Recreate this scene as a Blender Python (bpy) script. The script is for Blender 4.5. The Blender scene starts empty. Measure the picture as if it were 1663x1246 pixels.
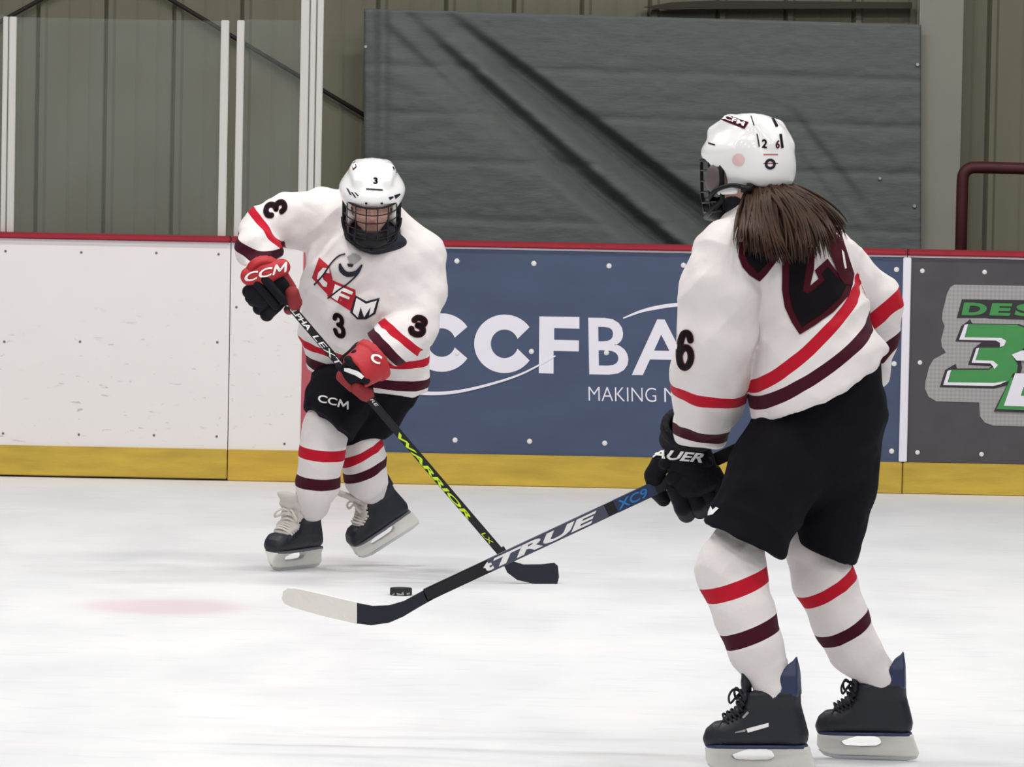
import bpy, bmesh, math, random
import numpy as np
from mathutils import Vector, Matrix, noise
from mathutils.bvhtree import BVHTree

random.seed(7)
# ------------------------------------------------------------------ camera, light, exposure
SC = bpy.context.scene
COL = SC.collection
IMG_W, IMG_H, FOC = 1663.0, 1246.0, 8200.0
CAM = Vector((0.0, 0.0, 1.6))
PITCH = math.atan2(407.0, FOC)
ROLL = math.radians(1.1)
_f = Vector((0, math.cos(PITCH), -math.sin(PITCH)))
_r0 = Vector((1, 0, 0)); _u0 = _r0.cross(_f)
_r = _r0 * math.cos(ROLL) + _u0 * math.sin(ROLL)
_u = _r.cross(_f)
cam_data = bpy.data.cameras.new('camera')
cam_data.sensor_fit = 'HORIZONTAL'; cam_data.sensor_width = 36.0
cam_data.lens = FOC * 36.0 / IMG_W
cam_data.clip_start = 0.1; cam_data.clip_end = 200
cam = bpy.data.objects.new('camera', cam_data)
M3 = Matrix((_r, _u, -_f)).transposed()
cam.matrix_world = Matrix.Translation(CAM) @ M3.to_4x4()
COL.objects.link(cam); SC.camera = cam

world = bpy.data.worlds.new('world'); SC.world = world; world.use_nodes = True
bg = world.node_tree.nodes['Background']
bg.inputs[0].default_value = (0.93, 0.95, 1.0, 1); bg.inputs[1].default_value = 0.08

def area(name, loc, sx, sy, power, rot=(0, 0, 0), col=(1, 0.985, 0.96)):
    l = bpy.data.lights.new(name, 'AREA'); l.shape = 'RECTANGLE'; l.size = sx; l.size_y = sy
    l.energy = power; l.color = col
    o = bpy.data.objects.new(name, l); o.location = loc; o.rotation_euler = rot
    COL.objects.link(o); return o
# rows of high-bay fixtures hanging over the ice
for _y in (-1.0, 3.0, 7.0, 11.0, 15.0, 19.0):
    for _x in (-6.0, -2.0, 2.0, 6.0):
        area('rink_light', (_x, _y, 7.5), 1.3, 0.6, 136 if _y > 12 else (86 if _y > 6 else 80))

SC.view_settings.view_transform = 'Standard'
SC.view_settings.look = 'None'
SC.view_settings.gamma = 1.0
SC.view_settings.use_curve_mapping = False
SC.view_settings.exposure = 0.09

# ------------------------------------------------------------------ pixel <-> place helpers
def ray(px, py):
    return M3 @ Vector(((px - IMG_W / 2) / FOC, -(py - IMG_H / 2) / FOC, -1.0))
def P(px, py, Y):
    d = ray(px, py); return CAM + d * (Y / d.y)
def NP(v): return np.array(v, dtype=np.float64)

# ------------------------------------------------------------------ materials
def srgb(r, g, b):
    def c(x):
        x /= 255.0
        return x / 12.92 if x <= 0.04045 else ((x + 0.055) / 1.055) ** 2.4
    return (c(r), c(g), c(b), 1.0)
MATS = {}
def mat(name, col, rough=0.6, metal=0.0, spec=0.4, var=0.06, vscale=14.0, bump=0.0, bscale=60.0, stripes=None,
        sheen=0.0, coat=0.0, stretch=None):
    if name in MATS: return MATS[name]
    m = bpy.data.materials.new(name); m.use_nodes = True
    nt = m.node_tree; N = nt.nodes; L = nt.links
    b = N['Principled BSDF']
    b.inputs['Roughness'].default_value = rough
    b.inputs['Metallic'].default_value = metal
    b.inputs['Specular IOR Level'].default_value = spec
    if coat: b.inputs['Coat Weight'].default_value = coat; b.inputs['Coat Roughness'].default_value = 0.12
    if sheen: b.inputs['Sheen Weight'].default_value = sheen
    tc = N.new('ShaderNodeTexCoord')
    mp = N.new('ShaderNodeMapping'); L.new(tc.outputs['Object'], mp.inputs[0])
    if stretch: mp.inputs['Scale'].default_value = stretch
    nz = N.new('ShaderNodeTexNoise'); nz.inputs['Scale'].default_value = vscale; nz.inputs['Detail'].default_value = 5
    L.new(mp.outputs[0], nz.inputs['Vector'])
    mx = N.new('ShaderNodeMix'); mx.data_type = 'RGBA'
    c = col
    lo = tuple(max(0, v * (1 - var * 1.6)) for v in c[:3]) + (1,)
    hi = tuple(min(1, v * (1 + var)) for v in c[:3]) + (1,)
    mx.inputs[6].default_value = lo; mx.inputs[7].default_value = hi
    L.new(nz.outputs['Fac'], mx.inputs[0])
    out = mx.outputs[2]
    if stripes:
        for attr, scol in stripes:
            at = N.new('ShaderNodeAttribute'); at.attribute_name = attr
            ab = N.new('ShaderNodeMath'); ab.operation = 'ABSOLUTE'; L.new(at.outputs['Fac'], ab.inputs[0])
            lt = N.new('ShaderNodeMath'); lt.operation = 'LESS_THAN'; lt.inputs[1].default_value = 1.0
            L.new(ab.outputs[0], lt.inputs[0])
            m2 = N.new('ShaderNodeMix'); m2.data_type = 'RGBA'
            L.new(lt.outputs[0], m2.inputs[0]); L.new(out, m2.inputs[6]); m2.inputs[7].default_value = scol
            out = m2.outputs[2]
    L.new(out, b.inputs['Base Color'])
    if bump:
        bn = N.new('ShaderNodeTexNoise'); bn.inputs['Scale'].default_value = bscale; bn.inputs['Detail'].default_value = 4
        L.new(mp.outputs[0], bn.inputs['Vector'])
        bp = N.new('ShaderNodeBump'); bp.inputs['Strength'].default_value = bump; bp.inputs['Distance'].default_value = 0.01
        L.new(bn.outputs['Fac'], bp.inputs['Height']); L.new(bp.outputs[0], b.inputs['Normal'])
    MATS[name] = m
    return m

RED = srgb(178, 22, 42); MAROON = srgb(62, 14, 31); NAVY = srgb(32, 32, 44)
mat('jersey', srgb(222, 216, 215), 0.85, var=0.03, vscale=8, bump=0.25, bscale=30, spec=0.15, sheen=0.03, stripes=[('red', RED), ('mar', MAROON)])
mat('sock', srgb(222, 216, 215), 0.9, var=0.03, vscale=10, bump=0.2, bscale=60, spec=0.15, sheen=0.03, stripes=[('red', RED), ('mar', MAROON)])
mat('pants', srgb(22, 21, 28), 0.9, spec=0.08, var=0.25, vscale=9, bump=0.3, bscale=25)
mat('skin', srgb(205, 160, 145), 0.55, var=0.06)
mat('hair', srgb(64, 41, 27), 0.6, var=0.55, vscale=18, spec=0.3)
mat('helmet_white', srgb(236, 236, 236), 0.22, var=0.01, coat=0.5)
mat('black_plastic', srgb(16, 16, 20), 0.45, spec=0.25, var=0.15)
mat('cage_wire', srgb(28, 27, 32), 0.35, metal=0.4)
mat('visor_grey', srgb(96, 84, 84), 0.4)
mat('glove_black', srgb(19, 19, 26), 0.7, spec=0.15, var=0.2, bump=0.35, bscale=45)
mat('glove_red', srgb(176, 38, 46), 0.6, var=0.12, bump=0.2)
mat('palm_red', srgb(140, 40, 44), 0.75, var=0.2, bump=0.2)
mat('print_white', srgb(235, 233, 232), 0.6, var=0.02)
mat('print_red', RED, 0.75, var=0.05)
mat('print_maroon', srgb(66, 12, 26), 0.8, spec=0.15, var=0.05)
mat('print_dark', srgb(18, 15, 19), 0.85, spec=0.1, var=0.1)
mat('print_navy', srgb(24, 24, 40), 0.75, var=0.1)
mat('print_grey', srgb(150, 148, 150), 0.7)
mat('print_pink', srgb(226, 190, 192), 0.6)
mat('print_blue', srgb(40, 120, 190), 0.5)
mat('neon', srgb(190, 222, 40), 0.5)
mat('boot_black', srgb(30, 32, 42), 0.5, var=0.2, bump=0.15, bscale=50)
mat('boot_grey', srgb(96, 96, 106), 0.55, var=0.15)
mat('boot_blue', srgb(42, 52, 84), 0.45, var=0.1)
mat('lace_white', srgb(214, 208, 200), 0.85, var=0.06)
mat('lace_black', srgb(30, 30, 36), 0.8)
mat('felt', srgb(205, 198, 194), 0.95, var=0.08, bump=0.4)
mat('holder', srgb(224, 222, 216), 0.4, var=0.06, vscale=25)
mat('steel', srgb(200, 202, 206), 0.3, metal=0.85)
mat('shaft_black', srgb(20, 20, 25), 0.35, var=0.15)
mat('shaft_grey', srgb(72, 76, 92), 0.35, var=0.1)
mat('tape_white', srgb(226, 222, 216), 0.9, var=0.05, bump=0.3)
mat('tape_black', srgb(38, 40, 50), 0.9, var=0.15, bump=0.3)
mat('puck_rubber', srgb(36, 36, 38), 0.7, var=0.2)

# ------------------------------------------------------------------ object helpers
def link(o, parent=None):
    COL.objects.link(o)
    if parent is not None:
        o.parent = parent
        o.matrix_parent_inverse = parent.matrix_world.inverted()
    return o
def new_empty(name, loc, label, cat, group=None):
    o = bpy.data.objects.new(name, None); o.empty_display_size = 0.1
    o.matrix_world = Matrix.Translation(Vector(loc))
    COL.objects.link(o)
    o['label'] = label; o['category'] = cat
    if group: o['group'] = group
    return o
def tag(o, label=None, cat=None, group=None, kind=None):
    if label: o['label'] = label
    if cat: o['category'] = cat
    if group: o['group'] = group
    if kind: o['kind'] = kind
    return o
WORLD = {}
def obj_from(name, verts, faces, material, parent=None, smooth=True, mw=None):
    me = bpy.data.meshes.new(name)
    me.from_pydata([tuple(v) for v in verts], [], [tuple(f) for f in faces]); me.update()
    if smooth: me.polygons.foreach_set('use_smooth', [True] * len(me.polygons))
    me.materials.append(MATS[material] if isinstance(material, str) else material)
    o = bpy.data.objects.new(name, me)
    if mw is not None: o.matrix_world = mw
    COL.objects.link(o)
    if parent is not None:
        o.parent = parent
        o.matrix_parent_inverse = parent.matrix_world.inverted()
    return o
def bm_obj(name, bm, material, parent=None, smooth=False, mw=None):
    me = bpy.data.meshes.new(name); bm.to_mesh(me); bm.free()
    me.polygons.foreach_set('use_smooth', [smooth] * len(me.polygons))
    me.materials.append(MATS[material] if isinstance(material, str) else material)
    o = bpy.data.objects.new(name, me)
    if mw is not None: o.matrix_world = mw
    COL.objects.link(o)
    if parent is not None:
        o.parent = parent
        o.matrix_parent_inverse = parent.matrix_world.inverted()
    return o
def box_bm(lo, hi, bevel=0.0):
    bm = bmesh.new()
    bmesh.ops.create_cube(bm, size=1.0)
    lo = Vector(lo); hi = Vector(hi); c = (lo + hi) / 2; s = hi - lo
    for v in bm.verts: v.co = Vector((v.co.x * s.x + c.x, v.co.y * s.y + c.y, v.co.z * s.z + c.z))
    if bevel: bmesh.ops.bevel(bm, geom=bm.edges[:], offset=bevel, segments=2, affect='EDGES')
    return bm
def box(name, lo, hi, material, parent=None, bevel=0.0):
    return bm_obj(name, box_bm(lo, hi, bevel), material, parent)
def tube_data(pts, rad, sides=8, caps=True):
    pts = [Vector(p) for p in pts]; n = len(pts)
    rads = rad if isinstance(rad, (list, tuple)) else [rad] * n
    verts = []; faces = []
    prev = None
    for i, p in enumerate(pts):
        t = (pts[min(i + 1, n - 1)] - pts[max(i - 1, 0)]).normalized()
        if prev is None:
            a = Vector((0, 0, 1)) if abs(t.z) < 0.9 else Vector((1, 0, 0))
            u = t.cross(a).normalized()
        else:
            u = (prev - t * prev.dot(t)).normalized()
        prev = u; w = t.cross(u)
        for k in range(sides):
            an = 2 * math.pi * k / sides
            verts.append(p + (u * math.cos(an) + w * math.sin(an)) * rads[i])
    for i in range(n - 1):
        for k in range(sides):
            k2 = (k + 1) % sides
            faces.append((i * sides + k, i * sides + k2, (i + 1) * sides + k2, (i + 1) * sides + k))
    if caps:
        faces.append(tuple(reversed(range(sides)))); faces.append(tuple((n - 1) * sides + k for k in range(sides)))
    return verts, faces
def merge_data(items):
    V = []; Fc = []
    for v, f in items:
        o = len(V); V += list(v); Fc += [tuple(i + o for i in q) for q in f]
    return V, Fc
def tube(name, pts, rad, material, parent=None, sides=8, mw=None):
    v, f = tube_data(pts, rad, sides); return obj_from(name, v, f, material, parent, mw=mw)
def spline(pts, n=6):
    """Catmull-Rom through the points."""
    pts = [Vector(p) for p in pts]; out = []
    for i in range(len(pts) - 1):
        p0 = pts[max(i - 1, 0)]; p1 = pts[i]; p2 = pts[i + 1]; p3 = pts[min(i + 2, len(pts) - 1)]
        for k in range(n):
            t = k / n
            out.append(0.5 * ((2 * p1) + (p2 - p0) * t + (2 * p0 - 5 * p1 + 4 * p2 - p3) * t * t + (3 * p1 - p0 - 3 * p2 + p3) * t ** 3))
    out.append(pts[-1]); return out

# ------------------------------------------------------------------ signed-distance modelling
def smin(a, b, k):
    if k <= 0: return np.minimum(a, b)
    h = np.clip(0.5 + 0.5 * (b - a) / k, 0, 1)
    return b + (a - b) * h - k * h * (1 - h)
def smax(a, b, k): return -smin(-a, -b, k)
YD = np.array([0.0, 1.0, 0.0])
def unit(v):
    v = np.asarray(v, float); return v / np.linalg.norm(v)
def seg(Q, a, b, rwa, rda, rwb, rdb, wref=None):
    a = np.asarray(a, float); b = np.asarray(b, float)
    ab = b - a; Ln = np.linalg.norm(ab); ax = ab / Ln
    w = np.cross(ax, YD) if wref is None else np.asarray(wref, float) - ax * np.dot(wref, ax)
    if np.linalg.norm(w) < 1e-4: w = np.cross(ax, [1.0, 0, 0])
    w = unit(w); v = np.cross(ax, w)
    q = Q - a; s = q @ ax; t = np.clip(s / Ln, 0, 1); ov = s - t * Ln
    u = q @ w; vv = q @ v
    rw = rwa + (rwb - rwa) * t; rd = rda + (rdb - rda) * t; rm = np.minimum(rw, rd)
    return (np.sqrt((u / rw) ** 2 + (vv / rd) ** 2 + (ov / rm) ** 2) - 1) * rm
def loft(Q, rings, k=0.012, wref=None):
    """rings: (centre, rw, rd)"""
    d = None
    for (a, rwa, rda), (b, rwb, rdb) in zip(rings[:-1], rings[1:]):
        e = seg(Q, a, b, rwa, rda, rwb, rdb, wref)
        d = e if d is None else smin(d, e, k)
    return d
def chain(Q, pts, rads, k=0.006):
    return loft(Q, [(NP(p), r, r) for p, r in zip(pts, rads)], k)
def ell(Q, c, R, rad):
    """ellipsoid, rows of R are its axes"""
    q = (Q - np.asarray(c)) @ np.asarray(R).T
    rad = np.asarray(rad, float)
    k0 = np.sqrt(((q / rad) ** 2).sum(1)); k1 = np.sqrt(((q / rad ** 2) ** 2).sum(1)) + 1e-9
    return k0 * (k0 - 1) / k1
I3 = np.eye(3)
def half(Q, p, n):
    """positive beyond the plane"""
    return (Q - np.asarray(p)) @ unit(n)
def poly2(x, z, pts):
    """signed distance to a 2-D polygon"""
    pts = np.asarray(pts, float); n = len(pts)
    d = np.full(x.shape, 1e9); s = np.ones(x.shape)
    for i in range(n):
        a = pts[i]; b = pts[i - 1]
        ex, ez = b - a; wx = x - a[0]; wz = z - a[1]
        t = np.clip((wx * ex + wz * ez) / (ex * ex + ez * ez + 1e-12), 0, 1)
        d = np.minimum(d, (wx - ex * t) ** 2 + (wz - ez * t) ** 2)
        c1 = z >= a[1]; c2 = z < b[1]; c3 = ex * wz > ez * wx
        fl = (c1 & c2 & c3) | (~c1 & ~c2 & ~c3)
        s = np.where(fl, -s, s)
    return s * np.sqrt(d)
def eval_grid(f, xs, ys, zs):
    X, Yg, Z = np.meshgrid(xs, ys, zs, indexing='ij')
    pts = np.stack([X.ravel(), Yg.ravel(), Z.ravel()], 1)
    out = np.empty(len(pts))
    for i in range(0, len(pts), 200000): out[i:i + 200000] = f(pts[i:i + 200000])
    return out.reshape(X.shape)
def nets(f, lo, hi, h, smooth=1):
    lo = np.asarray(lo, float); hi = np.asarray(hi, float)
    C = 4
    nc = np.ceil((hi - lo) / (h * C)).astype(int) + 1
    cs = [lo[i] + (np.arange(nc[i]) + 0.5) * h * C for i in range(3)]
    D0 = eval_grid(f, *cs)
    D = D0.repeat(C, 0).repeat(C, 1).repeat(C, 2)
    m0 = np.abs(D0) < h * C * 1.7
    m = m0.repeat(C, 0).repeat(C, 1).repeat(C, 2)
    idx = np.argwhere(m)
    vals = np.empty(len(idx))
    for i in range(0, len(idx), 200000): vals[i:i + 200000] = f(lo + (idx[i:i + 200000] + 0.5) * h)
    D[m] = vals
    nx, ny, nz = D.shape
    S = (D < 0)
    cnt = np.zeros((nx - 1, ny - 1, nz - 1), np.int8)
    corners = [(i, j, k) for i in (0, 1) for j in (0, 1) for k in (0, 1)]
    for i, j, k in corners: cnt += S[i:nx - 1 + i, j:ny - 1 + j, k:nz - 1 + k]
    act = (cnt > 0) & (cnt < 8)
    ijk = np.argwhere(act)
    ids = np.full(act.shape, -1, np.int64); ids[act] = np.arange(len(ijk))
    V = np.stack([D[ijk[:, 0] + i, ijk[:, 1] + j, ijk[:, 2] + k] for i, j, k in corners], 1)
    acc = np.zeros((len(ijk), 3)); num = np.zeros(len(ijk))
    cc = np.array(corners, float)
    for a in range(8):
        for b in range(a + 1, 8):
            if abs(cc[a] - cc[b]).sum() != 1: continue
            va, vb = V[:, a], V[:, b]; mk = (va < 0) != (vb < 0)
            t = np.where(mk, va / np.where(mk, va - vb, 1), 0)
            acc += np.where(mk[:, None], cc[a] + (cc[b] - cc[a]) * t[:, None], 0); num += mk
    verts = lo + (ijk + 0.5 + acc / num[:, None]) * h
    quads = []
    for ax in range(3):
        s0 = [slice(1, -1)] * 3; s1 = [slice(1, -1)] * 3
        s0[ax] = slice(0, -1); s1[ax] = slice(1, None)
        A = S[tuple(s0)]; B = S[tuple(s1)]
        e = np.argwhere(A != B)
        if not len(e): continue
        sg = A[tuple(e.T)]
        off = np.ones(3, int); off[ax] = 0
        e = e + off
        u, w = [(1, 2), (2, 0), (0, 1)][ax]
        def cid(du, dw):
            q = e.copy(); q[:, u] += du; q[:, w] += dw; return ids[tuple(q.T)]
        q = np.stack([cid(-1, -1), cid(0, -1), cid(0, 0), cid(-1, 0)], 1)
        q[~sg] = q[~sg][:, ::-1]
        quads.append(q)
    quads = np.concatenate(quads)
    quads = quads[(quads >= 0).all(1)]
    for _ in range(smooth):
        s = np.zeros_like(verts); n = np.zeros(len(verts))
        for a in range(4):
            i, j = quads[:, a], quads[:, (a + 1) % 4]
            np.add.at(s, i, verts[j]); np.add.at(n, i, 1); np.add.at(s, j, verts[i]); np.add.at(n, j, 1)
        verts = verts * 0.5 + 0.5 * s / np.maximum(n, 1)[:, None]
    return verts, quads
def vnormals(V, Q):
    n = np.zeros_like(V)
    fn = np.cross(V[Q[:, 2]] - V[Q[:, 0]], V[Q[:, 3]] - V[Q[:, 1]])
    for a in range(4): np.add.at(n, Q[:, a], fn)
    return n / (np.linalg.norm(n, axis=1)[:, None] + 1e-12)
def mesh_np(name, V, Q, material, parent=None, attrs=None, mw=None):
    me = bpy.data.meshes.new(name)
    me.vertices.add(len(V)); me.vertices.foreach_set('co', V.astype(np.float32).ravel())
    me.loops.add(Q.size); me.loops.foreach_set('vertex_index', Q.astype(np.int32).ravel())
    me.polygons.add(len(Q)); me.polygons.foreach_set('loop_start', np.arange(0, Q.size, 4, dtype=np.int32))
    me.polygons.foreach_set('use_smooth', np.ones(len(Q), bool))
    me.update(calc_edges=True)
    for an, av in (attrs or {}).items():
        at = me.attributes.new(an, 'FLOAT', 'POINT'); at.data.foreach_set('value', np.asarray(av, np.float32))
    me.materials.append(MATS[material])
    o = bpy.data.objects.new(name, me)
    if mw is not None: o.matrix_world = mw
    COL.objects.link(o)
    if parent is not None:
        o.parent = parent; o.matrix_parent_inverse = parent.matrix_world.inverted()
    return o
def bounds(V, pad=0.0): return V.min(0) - pad, V.max(0) + pad
def sdf_obj(name, f, lo, hi, h, material, parent=None, mw=None, smooth=1, attrs=None, folds=None):
    V, Q = nets(f, lo, hi, h, smooth)
    at = attrs(V) if attrs else None
    if folds is not None:
        n = vnormals(V, Q)
        V = V + n * folds(V, n)[:, None]
    return mesh_np(name, V, Q, material, parent, at, mw)
def bvh_of(*objs):
    V = []; F = []
    for o in objs:
        mw = o.matrix_world; k = len(V)
        V += [mw @ v.co for v in o.data.vertices]
        F += [tuple(i + k for i in p.vertices) for p in o.data.polygons]
    return BVHTree.FromPolygons(V, F)
def pnoise(V, freq, seed=0.0):
    fr = np.asarray(freq, float) * np.ones(3)
    return np.array([noise.noise(Vector((v[0] * fr[0] + seed, v[1] * fr[1] + seed * 1.7, v[2] * fr[2] - seed))) for v in V])

# ------------------------------------------------------------------ flat print laid on surfaces
def fill_polys(polys):
    """filled mesh of outlines (later ones cut holes), 2-D"""
    cu = bpy.data.curves.new('outline', 'CURVE'); cu.dimensions = '2D'; cu.fill_mode = 'BOTH'
    for pts in polys:
        sp = cu.splines.new('POLY'); sp.points.add(len(pts) - 1)
        for q, p in zip(sp.points, pts): q.co = (p[0], p[1], 0, 1)
        sp.use_cyclic_u = True
    o = bpy.data.objects.new('outline', cu); COL.objects.link(o)
    me = bpy.data.meshes.new_from_object(o)
    bpy.data.objects.remove(o); bpy.data.curves.remove(cu)
    bm = bmesh.new(); bm.from_mesh(me); bpy.data.meshes.remove(me)
    flat_clean(bm); return bm
def flat_clean(bm):
    bmesh.ops.remove_doubles(bm, verts=bm.verts[:], dist=1e-5)
    kill = []
    for f in bm.faces:
        if f.calc_area() < 1e-9: kill.append(f)
    if kill: bmesh.ops.delete(bm, geom=kill, context='FACES')
def text_bm(s, off=0.0, shear=0.0, space=1.0):
    cu = bpy.data.curves.new('lettering', 'FONT'); cu.body = s; cu.size = 1.0
    cu.offset = off; cu.shear = shear; cu.space_character = space; cu.fill_mode = 'FRONT'; cu.resolution_u = 4
    o = bpy.data.objects.new('lettering', cu); COL.objects.link(o)
    me = bpy.data.meshes.new_from_object(o)
    bpy.data.objects.remove(o); bpy.data.curves.remove(cu)
    bm = bmesh.new(); bm.from_mesh(me); bpy.data.meshes.remove(me)
    flat_clean(bm)
    xs = [v.co.x for v in bm.verts]; ys = [v.co.y for v in bm.verts]
    x0, y0, w, h = min(xs), min(ys), max(xs) - min(xs), max(ys) - min(ys)
    for v in bm.verts: v.co = Vector(((v.co.x - x0) / w, (v.co.y - y0) / h, 0))
    return bm
def grid_cut(bm, step):
    for ax in (0, 1):
        vals = [v.co[ax] for v in bm.verts]
        if not vals: return
        lo, hi = min(vals), max(vals); c = lo + step
        while c < hi:
            no = Vector((1, 0, 0)) if ax == 0 else Vector((0, 1, 0))
            co = Vector((c, 0, 0)) if ax == 0 else Vector((0, c, 0))
            bmesh.ops.bisect_plane(bm, geom=bm.verts[:] + bm.edges[:] + bm.faces[:], plane_co=co, plane_no=no)
            c += step
def text_px(s, o, xv, yv, **kw):
    """lettering whose box starts at pixel o (lower left) and spans xv and yv"""
    bm = text_bm(s, **kw)
    for v in bm.verts:
        a, b = v.co.x, v.co.y
        v.co = Vector((o[0] + xv[0] * a + yv[0] * b, o[1] + xv[1] * a + yv[1] * b, 0))
    return bm
def decal(name, bm, tree, material, parent, lift=0.002, step=5.0):
    """print on a garment: every point is laid onto the surface it sits on"""
    grid_cut(bm, step)
    bad = []
    for v in bm.verts:
        d = ray(v.co.x, v.co.y).normalized()
        hit, nor, _, dist = tree.ray_cast(CAM, d)
        if hit is None: bad.append(v); continue
        if nor.dot(d) > 0: nor = -nor
        v.co = hit + nor * lift * 0.6 - d * lift * 0.6
    if bad: bmesh.ops.delete(bm, geom=bad, context='VERTS')
    bmesh.ops.recalc_face_normals(bm, faces=bm.faces[:])
    for f in bm.faces:
        if f.normal.y > 0: f.normal_flip()
    return bm_obj(name, bm, material, parent, smooth=True)
def flat_print(name, bm, Y, material, parent, thick=0.002):
    """print on an upright board: pixel outline onto the board's plane"""
    for v in bm.verts: v.co = P(v.co.x, v.co.y, Y)
    bmesh.ops.recalc_face_normals(bm, faces=bm.faces[:])
    r = bmesh.ops.extrude_face_region(bm, geom=bm.faces[:])
    vs = [g for g in r['geom'] if isinstance(g, bmesh.types.BMVert)]
    for v in vs: v.co.y -= thick
    bmesh.ops.recalc_face_normals(bm, faces=bm.faces[:])
    return bm_obj(name, bm, material, parent)
def stroke_poly(pts, widths):
    """outline of a brush stroke in 2-D"""
    L = []; R = []; n = len(pts)
    for i, p in enumerate(pts):
        a = pts[max(i - 1, 0)]; b = pts[min(i + 1, n - 1)]
        tx, ty = b[0] - a[0], b[1] - a[1]; m = math.hypot(tx, ty) or 1
        w = widths[i] / 2 if isinstance(widths, (list, tuple)) else widths / 2
        L.append((p[0] - ty / m * w, p[1] + tx / m * w)); R.append((p[0] + ty / m * w, p[1] - tx / m * w))
    return L + R[::-1]

def stroke_bm(paths, width, o, xv, yv):
    """rounded brush strokes (unit box) as flat print outlines in pixels"""
    bm = bmesh.new()
    def put(x, y): return bm.verts.new((o[0] + xv[0] * x + yv[0] * y, o[1] + xv[1] * x + yv[1] * y, 0))
    asp = math.hypot(*yv) / math.hypot(*xv)
    for path in paths:
        pts = [(p.x, p.y) for p in spline([Vector((x, y, 0)) for x, y in path], 5)]
        L = []
        for i, p in enumerate(pts):
            q0 = pts[max(i - 1, 0)]; q1_ = pts[min(i + 1, len(pts) - 1)]
            tx, ty = q1_[0] - q0[0], (q1_[1] - q0[1]) * asp; m = math.hypot(tx, ty) or 1
            nx, ny = -ty / m * width / 2, tx / m * width / 2 / asp
            L.append((put(p[0] + nx, p[1] + ny), put(p[0] - nx, p[1] - ny)))
        for (a0, b0), (a1, b1) in zip(L[:-1], L[1:]): bm.faces.new((a0, b0, b1, a1))
        for p in (pts[0], pts[-1]):
            bm.faces.new([put(p[0] + width / 2 * math.cos(t * math.pi / 6), p[1] + width / 2 / asp * math.sin(t * math.pi / 6)) for t in range(12)])
    return bm
GLYPH = {'M': [[(.0, .06), (.1, .94)], [(.1, .94), (.5, .25)], [(.5, .25), (.9, .94)], [(.9, .94), (1.0, .06)]],
         '6': [[(.80, .80), (.70, .95), (.5, 1), (.28, .93), (.14, .70), (.10, .38), (.22, .10), (.5, 0), (.78, .10), (.90, .30), (.80, .50), (.52, .58), (.24, .48), (.12, .34)]],
         '3': [[(.12, .80), (.25, .95), (.5, 1), (.78, .93), (.86, .76), (.74, .60), (.45, .54)], [(.45, .54), (.78, .47), (.92, .27), (.80, .08), (.5, 0), (.20, .07), (.08, .24)]]}

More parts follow.
